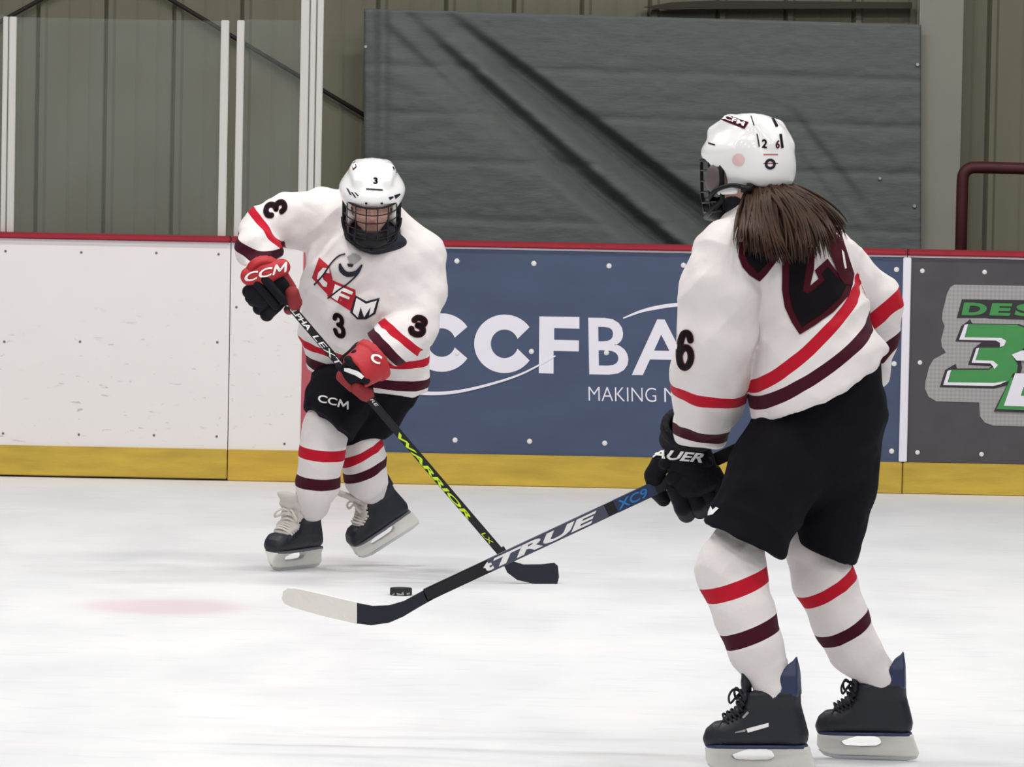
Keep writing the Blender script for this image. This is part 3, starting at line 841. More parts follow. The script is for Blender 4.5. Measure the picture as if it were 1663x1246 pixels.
def skate_meshes():
    lo, hi = (-.11, -.07, -.09), (.20, .07, .24)
    def boot(Q):
        x, y, z = Q.T; d = smax(poly2(x, z, BOOT), (np.abs(y) - boot_w(x, z)) * 0.9, 0.03)
        cut = smax(np.abs(y) - 0.020, .060 - x + (0.09 - z) * 0.3, 0.005)           # throat for the tongue
        cut = np.maximum(cut, .060 - z)
        return smax(d, -cut, 0.006)
    SK['boot'] = nets(boot, lo, hi, .0042)
    SK['toe_cap'] = nets(lambda Q: smax(poly2(Q[:, 0], Q[:, 2], TOE) - .001, np.abs(Q[:, 1]) - boot_w(Q[:, 0], Q[:, 2]) - .001, .028), lo, hi, .0042)
    def guard(Q):
        x, y, z = Q.T; d = smax(poly2(x, z, GUARD), np.abs(y) - np.interp(z, [.12, .17, .216], [.038, .033, .012]), .008)
        inner = np.sqrt((x - .012) ** 2 + y ** 2) - np.interp(z, [.1, .2], [.028, .040])
        return smax(d, -inner, .004)
    SK['tendon_guard'] = nets(guard, lo, hi, .004)
    def hold(Q):
        x, y, z = Q.T; w = np.interp(z, [-.06, -.035, -.015, .0], [.007, .010, .016, .030])
        d = np.maximum(poly2(x, z, HOLD), -poly2(x, z, HOLE)); return smax(d, np.abs(y) - w, .004)
    SK['blade_holder'] = nets(hold, lo, hi, .0036)
    SK['steel_runner'] = nets(lambda Q: np.maximum(poly2(Q[:, 0], Q[:, 2], RUN), np.abs(Q[:, 1]) - .0032), (-.11, -.012, -.08), (.19, .012, -.03), .0022)
    SK['sole'] = nets(lambda Q: smax(np.maximum(np.abs(Q[:, 2] - .001) - .005, poly2(Q[:, 0], Q[:, 1], [(-.07, -.028), (-.074, 0), (-.07, .028), (.0, .036), (.08, .044), (.14, .044), (.168, .026), (.172, 0), (.168, -.026), (.14, -.044), (.08, -.044), (.0, -.036)])), Q[:, 0] * 0 - 1, .001), lo, hi, .004)
def tongue_fn(flop, tw=1.0):
    def f(Q):
        x, y, z = Q.T
        p = [(.120, .060), (.090, .082), (.072, .115), (.072 + flop * .012, .150), (.074 + flop * .030, .185)]
        d = None
        for (xa, za), (xb, zb) in zip(p[:-1], p[1:]):
            e = seg(Q, (xa, 0, za), (xb, 0, zb), min(.026 * tw, .034), .011, .030 * tw, .011, wref=(0, 1, 0)); d = e if d is None else smin(d, e, .01)
        return d
    return f
skate_meshes()
def skate(person, mw, mats, flop=0.0, laces='lace_white', tongue='felt', big_laces=True, tw=1.0):
    V, Q = SK['boot']; b = mesh_np('skate', V, Q, mats['boot'], person, mw=mw)
    for nm, key in (('toe_cap', 'toe'), ('tendon_guard', 'guard'), ('blade_holder', 'holder'), ('steel_runner', 'steel'), ('sole', 'sole')):
        V, Q = SK[nm]; mesh_np(nm, V, Q, mats[key], b, mw=mw)
    sdf_obj('tongue', tongue_fn(flop, tw), (.03, -.07, .04), (.19, .07, .24), .004, tongue, b, mw=mw)
    n = 7
    for i in range(n):
        t = i / (n - 1); x = .118 - .050 * t ** 0.9; z = .070 + .062 * t
        x = np.interp(t, [0, .5, 1], [.122, .093, .080]); z = np.interp(t, [0, .5, 1], [.067, .083, .124])
        w = .030
        up = .008
        pts = [(x - .012, -w - .008, z - .010), (x + up * .2, -w * .8, z + up * .3), (x + up * .8, 0, z + up * 1.1), (x + up * .2, w * .8, z + up * .3), (x - .012, w + .008, z - .010)]
        tube('lace', spline(pts, 4), .0042 if big_laces else .0032, laces, b, sides=6, mw=mw)
    # bow
    for s in (-1, 1):
        pts = [(.086, 0, .128), (.100, s * .018, .136), (.108, s * .040, .122), (.104, s * .046, .106), (.094, s * .022, .118), (.088, 0, .126)]
        tube('lace_bow', spline(pts, 5), .0040 if big_laces else .003, laces, b, sides=6, mw=mw)
    return b

# ---- glove: x = wrist to knuckles, y = towards the thumb, z = back of the hand, origin on the stick
def glove(person, mw, back, fingers, thumb, cuff, palm, cuff_dir=(-1, 0, .1), cuff_len=.10, thumb_sign=1, rolls=None, scale=1.0, wrist=(-.055, 0, .040)):
    cd = unit(cuff_dir)
    wr = np.array(wrist)
    def hand(Q):
        Q = Q / scale
        d = seg(Q, wr + cd * .03, (.028, 0, .040), .048, .034, .056, .028, wref=(0, 1, 0))
        return smin(d, seg(Q, (-.045, 0, .012), (.0, 0, .018), .040, .02, .045, .02, wref=(0, 1, 0)), .015) * scale
    lo, hi = np.array((-.30, -.30, -.30)), np.array((.16, .30, .30))
    g = sdf_obj('glove', hand, lo, hi, .005, back, person, mw=mw)
    for i, (y, ln) in enumerate(((-.043, .90), (-.0145, 1.0), (.0145, 1.05), (.043, .98))):
        y2 = y * 1.03
        pts = [(.020, y, .040), (.060 * ln, y2, .026), (.074 * ln, y2, -.008), (.048 * ln, y2, -.040), (.012, y, -.046)]
        sdf_obj('finger', lambda Q, pts=pts: np.minimum(chain(Q / scale, pts, [.020, .0195, .0185, .0175, .016], .004),
                chain(Q / scale, pts[1:3], [.0215, .020], .004)) * scale, (-.04, y - .04, -.09), (.13, y + .04, .09), .004, fingers, g, mw=mw)
    ts = thumb_sign
    pts = [(-.050, ts * .044, .020), (-.030, ts * .072, .004), (-.004, ts * .082, -.022), (.022, ts * .076, -.040)]
    sdf_obj('thumb', lambda Q: chain(Q / scale, pts, [.022, .021, .019, .016], .006) * scale, (-.11, -.14, -.10), (.09, .14, .08), .0045, thumb, g, mw=mw)
    pts2 = [(-.036, ts * .030, -.002), (.0, ts * .034, -.026)]
    sdf_obj('palm', lambda Q: seg(Q / scale, (-.048, -.02, .006), (-.040, .03, .006), .016, .03, .016, .03) * scale, (-.12, -.09, -.05), (.05, .09, .06), .005, palm, g, mw=mw)
    # flared cuff, open towards the forearm
    a = wr + cd * .015; b_ = wr + cd * (.02 + cuff_len)
    def cuff_f(Q):
        Q = Q / scale
        d = seg(Q, a, b_ + cd * .05, .056, .044, .074, .060, wref=(0, 1, 0))
        e = seg(Q, a, b_ + cd * .09, .044, .032, .064, .050, wref=(0, 1, 0))
        d = smax(d, half(Q, b_, cd), .008); d = smax(d, -half(Q, a, cd), .008)
        d = np.minimum(d, np.maximum(np.abs(half(Q, b_ - cd * .01, cd)) - .012, seg(Q, a, b_ + cd * .05, .061, .049, .078, .064, wref=(0, 1, 0))))
        return smax(d, -e, .005) * scale
    cf = sdf_obj('cuff', cuff_f, lo, hi, .005, cuff, g, mw=mw)
    for i, x in enumerate(rolls or ()):
        p = np.array([x, 0, .066])
        sdf_obj('back_roll', lambda Q, p=p: seg(Q / scale, p + (0, -.042, -.004), p + (0, .042, -.004), .013, .014, .013, .014) * scale, (-.13, -.09, .02), (.09, .09, .12), .0045, back, g, mw=mw)
    return g, cf

# ---- helmet: x forward, z up, origin at the centre of the head
HELM = [(.16, -.004), (.100, -.008), (.074, -.016), (.056, -.050), (.044, -.078), (.006, -.088), (-.030, -.080), (-.062, -.078), (-.085, -.090), (-.16, -.094), (-.16, .16), (.16, .16)]
def helmet(person, mw, hz=.0046, brow=True):
    def shell(Q):
        x, y, z = Q.T
        d = ell(Q, (-.004, 0, .004), I3, (.130, .108, .120))
        d = smin(d, ell(Q, (-.055, 0, -.045), I3, (.078, .090, .072)), .03)             # occipital bulge
        for s in (-1, 1):                                                             # crown ridges
            d = smin(d, loft(Q, [(np.array(p), r, r) for p, r in (((.080, s * .050, .070), .020), ((.020, s * .056, .092), .024), ((-.06, s * .050, .078), .022), ((-.105, s * .040, .03), .018))]), .014)
            d = smax(d, -(seg(Q, (.05, s * .012, .128), (-.06, s * .012, .122), .008, .006, .008, .006) ), .012)
        d = smin(d, np.maximum(ell(Q, (.002, 0, .016), I3, (.135, .114, .044)), -x - .03), .03)   # brow band
        ear = np.sqrt((x - .030) ** 2 + (z + .052) ** 2 * .6) - .019
        d = smax(d, poly2(x, z, HELM), .008)
        inner = ell(Q, (-.004, 0, .0), I3, (.116, .095, .110))
        inner = np.minimum(inner, ell(Q, (-.05, 0, -.05), I3, (.066, .078, .064)))
        d = smax(d, -inner, .004)
        return smax(d, -np.maximum(ear, .05 - np.abs(y)), .004)
    return sdf_obj('helmet', shell, (-.16, -.14, -.13), (.16, .14, .15), hz, 'helmet_white', person, mw=mw, smooth=2)
def cage(hel, mw, wires='cage_wire', r=.0021, lift=0.0):
    def pt(az, z, k=1.0):
        # cage surface: az in degrees from straight ahead
        a = math.radians(az); fwd = .150 - .06 * max(0, -z - .10) - .02 * max(0, z + .04)
        bulge = 1.0 if z > -.11 else 1.0 - 1.6 * (-z - .11)
        return Vector((.012 + (fwd - .012) * math.cos(a) * bulge * k, .098 * math.sin(a) * min(1, bulge + .05), z))
    zs = [-.034, -.064, -.094, -.124, -.150]
    its = []
    for z in zs:
        its.append(('cage_bar', [pt(a, z) for a in range(-84, 85, 12)], r))
    for az in (-64, -36, -12, 12, 36, 64):
        its.append(('cage_bar', [pt(az, -.006 - i * .0146) for i in range(11)], r))
    for nm, pts, rr in its: tube(nm, pts, rr, wires, hel, sides=6, mw=mw)
    rim = [pt(a, -.006) for a in range(-88, 89, 11)]
    tube('cage_rim', rim, .0042, 'black_plastic', hel, sides=6, mw=mw)
    for s in (-1, 1):
        tube('cage_rim', [pt(s * 86, z) for z in (-.006, -.05, -.09, -.12)] + [pt(s * 60, -.150), pt(s * 30, -.164), pt(0, -.168)], .0075, 'black_plastic', hel, sides=6, mw=mw)
    def chin(Q):
        d = ell(Q, (.090, 0, -.138), I3, (.056, .066, .044)); return smax(d, -ell(Q, (.074, 0, -.122), I3, (.052, .060, .046)), .004)
    sdf_obj('chin_cup', chin, (.02, -.08, -.20), (.16, .08, -.09), .0045, 'black_plastic', hel, mw=mw)
    return pt
def strap(hel, mw, s):
    pts = [(.050, s * .104, -.075), (.055, s * .100, -.105), (.075, s * .080, -.140), (.085, s * .05, -.165)]
    tube('chin_strap', spline(pts, 5), .0055, 'black_plastic', hel, sides=6, mw=mw)

def head_fn(hm):
    """head with brow, nose, lips, cheeks, ears; hm: world -> head frame"""
    inv = np.array(hm.inverted())
    def f(Qw):
        Q = Qw @ inv[:3, :3].T + inv[:3, 3]
        d = ell(Q, (-.010, 0, .006), I3, (.098, .078, .100))
        d = smin(d, ell(Q, (.030, 0, -.062), I3, (.062, .060, .072)), .03)       # face
        d = smin(d, ell(Q, (.066, 0, -.118), I3, (.026, .026, .020)), .025)      # chin
        for s in (-1, 1):
            d = smax(d, -ell(Q, (.098, s * .031, -.022), I3, (.020, .017, .012)), .012)   # sockets
            d = smin(d, ell(Q, (.076, s * .036, -.055), I3, (.018, .022, .018)), .015)    # cheeks
            d = smin(d, ell(Q, (-.004, s * .080, -.040), I3, (.018, .010, .030)), .008)   # ears
            d = smin(d, seg(Q, (.092, s * .014, -.004), (.086, s * .046, -.006), .006, .007, .005, .006), .01)
        d = smin(d, seg(Q, (.090, 0, -.012), (.112, 0, -.054), .009, .009, .013, .012), .010)   # nose
        d = smin(d, seg(Q, (.096, -.020, -.084), (.096, .020, -.084), .006, .007, .006, .007), .008)
        d = smax(d, -seg(Q, (.106, -.020, -.083), (.106, .020, -.083), .003, .005, .003, .005), .004)
        return d
    return f
def face_bits(person_body, hm):
    for s in (-1, 1):
        bm = bmesh.new(); bmesh.ops.create_uvsphere(bm, u_segments=12, v_segments=8, radius=.0115)
        e = bm_obj('eye', bm, mat('eye_white', srgb(225, 220, 215), 0.3), person_body, True, mw=hm @ Matrix.Translation((.082, s * .031, -.022)))
        pts = [(.098, s * .016, -.001), (.097, s * .030, .003), (.088, s * .046, -.002)]
        tube('eyebrow', spline(pts, 4), .0032, mat('brow', srgb(70, 50, 42), .8), person_body, sides=5, mw=hm)
        bm = bmesh.new(); bmesh.ops.create_uvsphere(bm, u_segments=10, v_segments=6, radius=.0055)
        bm_obj('iris', bm, mat('iris', srgb(50, 40, 36), 0.3), person_body, True, mw=hm @ Matrix.Translation((.0895, s * .031, -.0235)))
    tube('lips', [(.0985, -.022, -.084), (.1035, -.008, -.0815), (.1035, .008, -.0815), (.0985, .022, -.084)], .0045, mat('lips', srgb(170, 100, 100), .5), person_body, sides=6, mw=hm)

# ---- stick helpers
def stick_shaft(parent, a, b, w=.030, t=.020, material='shaft_black', name='shaft', seg_mats=None):
    a = Vector(a); b = Vector(b)
    x = (b - a).normalized(); m = frame(a, x, Vector((0, 0, 1))); L = (b - a).length
    bm = box_bm((0, -t / 2, -w / 2), (L, t / 2, w / 2), .003)
    return bm_obj(name, bm, material, parent, mw=m), m, L
def shaft_text(name, s, m, x0, x1, z0, z1, material, parent, t=.020, off=0.0, shear=0.0, flip=False):
    """lettering on the camera side of a shaft"""
    bm = text_bm(s, off=off, shear=shear)
    side = -1 if (m.to_3x3() @ Vector((0, -1, 0))).y < 0 else 1
    for v in bm.verts:
        a, b = v.co.x, v.co.y
        if flip: a, b = 1 - a, 1 - b
        v.co = Vector((x0 + (x1 - x0) * a, side * (t / 2 + .0008), z0 + (z1 - z0) * b))
    return bm_obj(name, bm, material, parent, mw=m)
def extrude_px(name, pts, Y, thick, material, parent, curve=0.0, bevel=.002, cut=10.0):
    """side outline with real thickness, at its own depth; curve bends it away along its length"""
    bm = fill_polys([pts]); grid_cut(bm, cut)
    x0 = min(p[0] for p in pts); x1 = max(p[0] for p in pts)
    for v in bm.verts:
        u = (v.co.x - x0) / (x1 - x0)
        q = P(v.co.x, v.co.y, Y); q.y += curve(u) if callable(curve) else 0.0; v.co = q
    r = bmesh.ops.extrude_face_region(bm, geom=bm.faces[:])
    for g in r['geom']:
        if isinstance(g, bmesh.types.BMVert): g.co.y -= thick
    bmesh.ops.recalc_face_normals(bm, faces=bm.faces[:])
    return bm_obj(name, bm, material, parent)

# ================================================================== FAR SKATER, crouched over the stick, facing the camera
Y1 = 18.33
p1 = new_empty('person', (P(545, 900, Y1).x, Y1, 0), 'crouching skater in white jersey facing the camera, black stick held across', 'person')
h1 = frame(P(604, 313, Y1 - .30), (.04, -.93, -.32), (0, 0, 1))
# --- jersey
T1 = RG([(592, 372, -.16, 62, .11), (600, 425, -.17, 104, .150), (602, 480, -.13, 109, .165), (594, 540, -.06, 103, .165), (600, 600, .0, 94, .155), (604, 650, .02, 90, .15)], Y1)
YK1 = RG([(515, 350, -.12, 44, .10), (600, 372, -.16, 52, .10), (672, 415, -.14, 46, .10)], Y1)
A1u = RG([(512, 352, -.12, 47, .10), (468, 359, -.15, 43, .085), (426, 376, -.20, 38, .075)], Y1)
A1l = RG([(426, 376, -.20, 38, .075), (419, 405, -.28, 34, .070), (421, 446, -.35, 25, .055)], Y1)
B1u = RG([(670, 420, -.13, 50, .10), (681, 470, -.16, 39, .085), (672, 532, -.22, 37, .080)], Y1)
B1l = RG([(672, 532, -.22, 37, .080), (645, 552, -.30, 38, .075), (618, 570, -.37, 35, .066), (600, 578, -.42, 30, .06)], Y1)
def plane_px(a, b, Y, tilt=0.0):
    """plane seen edge-on along pixels a-b; the normal points to the left-hand side of a->b on screen (down for a left of b)"""
    pa, pb = P(a[0], a[1], Y), P(b[0], b[1], Y)
    n = Vector((0, 1, 0)).cross(pb - pa).normalized(); n = n + Vector((0, tilt, 0))
    if n.z > 0 and abs(n.z) > .05: n = -n
    return NP((pa + pb) / 2), NP(n)
hem_p, hem_n = plane_px((515, 598), (680, 636), Y1, .25)
ca_p, ca_n = plane_px((388, 434), (452, 428), Y1 - .34)
cb_p, cb_n = plane_px((590, 541), (645, 601), Y1 - .40); 
if cb_n[0] > 0: cb_n = -cb_n
def torso1(Q): return smin(loft(Q, T1, .03), loft(Q, YK1, .03), .04)
def jersey1(Q):
    t = smax(torso1(Q), half(Q, hem_p, hem_n), .008)
    ua = loft(Q, A1u, .02); la = smax(loft(Q, A1l, .02), half(Q, ca_p, ca_n), .008)
    ub = loft(Q, B1u, .02); lb = smax(loft(Q, B1l, .02), half(Q, cb_p, cb_n), .008)
    d = smin(t, smin(ua, la, .02), .035); d = smin(d, ub, .035); d = np.minimum(d, smin(ub, lb, .02))
    nk = ell(Q, NP(P(606, 378, Y1 - .27)), I3, (.095, .11, .075))
    return smax(d, -nk, .012)
ra_p, ra_n = plane_px((411, 344), (441, 378), Y1 - .18)
ma_p, ma_n = plane_px((387, 388), (449, 402), Y1 - .25, .35)
rb_p, rb_n = plane_px((617, 518), (688, 578), Y1 - .28)
mb_p, mb_n = plane_px((597, 533), (652, 592), Y1 - .36)
hr_p, hr_n = plane_px((498, 545), (702, 580), Y1, .25)
hm_p, hm_n = plane_px((510, 580), (690, 618), Y1, .25)
PX1 = Y1 / FOC
def attrs1(V):
    t = torso1(V); ua = np.minimum(loft(V, A1u), loft(V, A1l)); ub = np.minimum(loft(V, B1u), loft(V, B1l))
    isA = (ua < t) & (ua <= ub) & (V[:, 0] < P(470, 380, Y1).x); isB = (ub < t - .002) & (ub < ua); isT = ~isA & ~isB
    red = np.where(isA, band(V, ra_p, ra_n, 6.0 * PX1, isA), np.where(isB, band(V, rb_p, rb_n, 6.5 * PX1, isB), band(V, hr_p, hr_n, 7 * PX1, isT)))
    mar = np.where(isA, band(V, ma_p, ma_n, 8.5 * PX1, isA), np.where(isB, band(V, mb_p, mb_n, 7.5 * PX1, isB), band(V, hm_p, hm_n, 8.5 * PX1, isT)))
    return {'red': red, 'mar': mar}
def folds(seed, amp, fr):
    def f(V, n):
        out = np.zeros(len(V))
        for (dx, dz), s, w in (((.6, .8), 0, 1.0), ((-.75, .65), 3.1, .8)):
            d = np.array([dx, .25, dz]); d /= np.linalg.norm(d)
            W = V * fr[0] + d * ((V @ d)[:, None]) * fr[1]
            out += w * (.45 - np.abs(pnoise(W, 1.0, seed + s)) * 1.7) * np.clip(.5 + 1.6 * pnoise(V, 4.0, seed + s + 9), 0, 1)
        return amp * out + amp * .25 * pnoise(V, 22, seed)
    return f
lo = NP(P(370, 660, Y1)) - (0, .75, 0); hi = NP(P(735, 290, Y1)) + (0, .30, 0)
j1 = sdf_obj('jersey', jersey1, lo, hi, .0062, 'jersey', p1, attrs=attrs1, folds=folds(2.0, .017, (3.0, 9.0)), smooth=2)
t1 = bvh_of(j1)
def dpoly(name, polys, tree, material, parent, lift=.002, step=5): return decal(name, fill_polys(polys), tree, material, parent, lift, step)
q1 = Zf(370, 240, 4.449); q2 = Zf(370, 480, 4.449)
def Z1(*p): return [q1(*a) for a in p]
def Z2(*p): return [q2(*a) for a in p]
# crest: red blocks with white letters
dpoly('crest_block', [Z1((660, 793), (735, 858), (758, 950), (722, 1062), (608, 940))], t1, 'print_red', j1)
dpoly('crest_block', [Z1((752, 955), (922, 1028), (924, 1080), (893, 1184), (718, 1072))], t1, 'print_red', j1)
dpoly('crest_outline', [Z1((920, 1066), (1002, 1110), (1098, 1084), (1066, 1200), (1000, 1240), (935, 1240), (884, 1190))], t1, 'print_navy', j1, .0022)
dpoly('crest_letter', [Z1((930, 1085), (998, 1128), (1076, 1104), (1050, 1190), (1020, 1212), (1032, 1150), (985, 1225), (960, 1150), (940, 1226), (904, 1190))], t1, 'print_white', j1, .0034)
dpoly('crest_letter', [Z1((735, 872), (690, 866), (655, 905), (648, 945), (690, 1000), (714, 1005), (720, 975), (690, 950), (682, 925), (700, 900), (736, 905))], t1, 'print_white', j1, .0034)
dpoly('crest_letter', [Z1((775, 985), (905, 1040), (897, 1062), (822, 1035), (815, 1050), (882, 1078), (876, 1096), (808, 1070), (795, 1108), (752, 1080))], t1, 'print_white', j1, .0034)
for nm, pts, w in (('crest_line', [(625, 992), (690, 920), (745, 840), (800, 785), (850, 768)], 11), ('crest_line', [(722, 1090), (800, 1030), (870, 980), (940, 910), (968, 850)], 12)):
    dpoly(nm, [stroke_poly(arc([q1(*a) for a in pts], 5), w / 4.449)], t1, 'print_navy', j1, .0040, 3)
dpoly('neck_lace', [stroke_poly(arc([q1(*a) for a in [(810, 838), (825, 885), (870, 915), (930, 900), (970, 845)]], 6), [3, 4, 5, 6, 7, 8, 8, 8, 8, 8, 8, 8, 8, 8, 8, 8, 8, 8, 7, 6, 6, 5, 4, 3, 3])], t1, 'print_navy', j1, .0046, 3)
dpoly('neck_lace', [Z1((862, 790), (905, 765), (950, 780), (968, 800), (915, 840), (880, 835))], t1, 'print_grey', j1, .0050, 4)
dpoly('neck_lace', [Z1((862, 838), (910, 842), (900, 862), (870, 860))], t1, 'print_navy', j1, .0054, 3)
def number(name, s, o, xv, yv, tree, parent):
    decal(name + '_outline', stroke_bm(GLYPH[s], .46, o, xv, yv), tree, 'print_maroon', parent, .0024, 4)
    decal(name, stroke_bm(GLYPH[s], .28, o, xv, yv), tree, 'print_dark', parent, .0040, 4)
number('sleeve_number', '3', (434, 354), (-4, -20), (30, -10), t1, j1)
number('sleeve_number', '3', (664, 540), (22, 6), (8, -26), t1, j1)
number('chest_number', '3', (544, 544), (16, 4), (-3, -34), t1, j1)
# --- neck collar
col1 = sdf_obj('collar', lambda Q: smin(loft(Q, RG([(606, 372, -.15, 44, .08), (606, 392, -.20, 48, .08), (604, 406, -.24, 42, .08)], Y1), .02), ell(Q, NP(P(620, 394, Y1 - .25)), I3, (.095, .09, .042)), .03), NP(P(520, 460, Y1)) - (0, .5, 0), NP(P(690, 320, Y1)) + (0, .2, 0), .006, 'print_navy', p1)
# --- head and body under the clothes
hf1 = head_fn(h1)
BODY1 = [RG([(600, 400, -.16, 40, .10), (598, 480, -.10, 70, .11), (602, 600, 0, 68, .11)], Y1)]
def body1(Q):
    d = smin(hf1(Q), seg(Q, NP(h1 @ Vector((-.02, 0, -.09))), NP(P(602, 392, Y1 - .17)), .05, .05, .056, .056), .02)
    for L in (BODY1[0], [(c, r * .6, e * .6) for c, r, e in A1u], [(c, r * .5, e * .5) for c, r, e in A1l[:-1]], [(c, r * .6, e * .6) for c, r, e in B1u], [(c, r * .5, e * .5) for c, r, e in B1l[:-2]],
              [(c, r * .6, e * .6) for c, r, e in LA1], [(c, r * .6, e * .6) for c, r, e in LB1]):
        d = smin(d, loft(Q, L, .02), .02)
    return d
# --- breeches
PA1 = RG([(572, 610, .0, 62, .14), (550, 650, -.12, 52, .14), (530, 704, -.23, 45, .135)], Y1)
PB1 = RG([(628, 612, .02, 60, .14), (612, 655, .02, 50, .13), (586, 712, .0, 33, .11)], Y1)
pa_p, pa_n = plane_px((500, 664), (570, 714), Y1 - .2, -.2)
pb_p, pb_n = plane_px((560, 722), (608, 714), Y1)
def pants1(Q):
    d = smin(loft(Q, RG([(604, 580, .0, 82, .14), (602, 625, .01, 76, .14)], Y1), .02), smax(loft(Q, PA1, .02), half(Q, pa_p, pa_n), .008), .03)
    return smin(d, smax(loft(Q, PB1, .02), half(Q, pb_p, pb_n), .008), .012)
pn1 = sdf_obj('hockey_pants', pants1, NP(P(470, 770, Y1)) - (0, .5, 0), NP(P(720, 520, Y1)) + (0, .3, 0), .006, 'pants', p1, folds=folds(4.0, .012, (3.5, 8.0)), smooth=2)
tp1 = bvh_of(pn1)
# --- skates
SM1 = dict(boot='boot_black', toe='boot_black', guard='boot_black', holder='holder', steel='steel', sole='boot_grey')
fa = frame(P(493, 902, Y1 - .0), (-.60, -.80, -.02), (.10, 0, 1))
fa.translation.z = .069 * 1.1
fa = fa @ Matrix.Scale(1.1, 4)
LAx = lambda m, k: [(NP(m @ Vector((.004, 0, .140))), .044 * k, .036 * k), (NP(m @ Vector((.0, 0, .08))), .026 * k, .024 * k)]
sk1a = skate(p1, fa, SM1, flop=1.0, tw=1.5)
fb = frame(P(636, 846, Y1 + .22), (-.78, -.36, -.50), (-.48, -.30, .80))
fb = fb @ Matrix.Scale(1.06, 4)
sk1b = skate(p1, fb, SM1, flop=1.6, tw=1.3)
# --- socks
LA1 = RG([(530, 694, -.17, 39, .085), (523, 735, -.19, 36, .088), (516, 785, -.12, 34, .088), (506, 818, -.05, 28, .062)], Y1)
LB1 = RG([(590, 704, .0, 30, .09), (590, 745, .06, 35, .092), (594, 775, .10, 34, .088), (601, 790, .15, 28, .062)], Y1)
LA1 += LAx(fa, .95); LB1 += LAx(fb, .85)
def sock(name, L, red, mar, hw, person, Y, lo, hi):
    rp, rn = red; mp_, mn = mar
    return sdf_obj(name, lambda Q: loft(Q, L, .02), lo, hi, .0055, 'sock', person,
                   attrs=lambda V: {'red': band(V, rp, rn, hw[0], np.ones(len(V), bool)), 'mar': band(V, mp_, mn, hw[1], np.ones(len(V), bool))}, folds=folds(6.0, .007, (4.0, 14.0)), smooth=2)
lo, hi = NP(P(460, 890, Y1)) - (0, .45, 0), NP(P(660, 640, Y1)) + (0, .35, 0)
s1a = sock('sock', LA1, plane_px((487, 733), (557, 740), Y1 - .22, .12), plane_px((483, 781), (550, 784), Y1 - .16, .12), (9 * PX1, 10 * PX1), p1, Y1, lo, hi)
s1b = sock('sock', LB1, plane_px((553, 750), (612, 716), Y1 + .06, .18), plane_px((556, 774), (627, 744), Y1 + .1, .2), (7.5 * PX1, 8.5 * PX1), p1, Y1, lo, hi)
b1_ = sdf_obj('body', body1, NP(P(370, 880, Y1)) - (0, .75, 0), NP(P(735, 240, Y1)) + (0, .35, 0), .007, 'skin', p1, smooth=1)
face_bits(b1_, h1)
# --- helmet
he1 = helmet(p1, h1)
cage(he1, h1)
for s in (-1, 1): strap(he1, h1, s)
th1 = bvh_of(he1)
decal('helmet_number', text_px('3', (606.5, 299), (7, 0), (0, -11), off=.05), th1, 'print_dark', he1, .0012, 3)
dpoly('vent', [Z1((1000, 292), (1120, 300), (1120, 312), (1000, 304))], th1, 'print_navy', he1, .001, 4)
for pp in (((855, 290), (870, 296), (898, 345), (882, 340)), ((888, 318), (902, 322), (930, 362), (915, 358)), ((912, 320), (926, 325), (948, 348), (936, 350)),
           ((1200, 345), (1240, 330), (1250, 338), (1212, 372)), ((1160, 358), (1195, 350), (1198, 360), (1172, 380))):
    dpoly('vent', [Z1(*pp)], th1, 'print_navy', he1, .001, 3)
dpoly('sticker', [Z1((890, 105), (918, 92), (932, 140), (905, 166))], th1, 'print_maroon', he1, .001, 3)
dpoly('sticker', [Z1((896, 118), (914, 106), (924, 136), (906, 150))], th1, 'print_white', he1, .0016, 3)
dpoly('sticker', [Z1((1188, 135), (1212, 140), (1222, 182), (1200, 165))], th1, 'print_maroon', he1, .001, 3)
for x in (992, 1104): dpoly('cage_clip', [Z1((x, 395), (x + 16, 396), (x + 16, 425), (x, 424))], th1, 'black_plastic', he1, .002, 3)
# --- stick
YS1 = Y1 - .44
sa, sb = P(424, 442, YS1), P(818, 903, YS1)
st1 = new_empty('hockey_stick', P(870, 948, YS1), 'black hockey stick with neon yellow lettering held by the crouching skater', 'hockey stick')
sh1, sm1, L1 = stick_shaft(st1, sa, sb, .027, .020)
shaft_text('brand_lettering', 'WARRIOR', sm1, L1 * .565, L1 * .865, -.012, .004, 'neon', st1, off=.03, shear=.2)
shaft_text('model_lettering', 'ALPHA', sm1, L1 * .11, L1 * .20, -.009, .009, 'print_white', st1, off=.03, shear=.2)
shaft_text('model_lettering', 'LEXT', sm1, L1 * .22, L1 * .33, -.010, .008, 'print_white', st1, off=.0, shear=.2)
shaft_text('model_lettering', 'QRE', sm1, L1 * .43, L1 * .475, -.002, .010, 'print_white', st1, off=.0, shear=.2)
shaft_text('model_lettering', 'LX', sm1, L1 * .915, L1 * .955, -.010, .004, 'neon', st1, off=.0, shear=.2)
extrude_px('blade', [(806, 893), (818, 887), (834, 912), (850, 917), (880, 917), (900, 915), (906, 920), (908, 938), (905, 950), (896, 953), (870, 949), (840, 942), (824, 930)], YS1 + .004, .012, 'tape_black', st1, curve=lambda u: .03 * u * u)
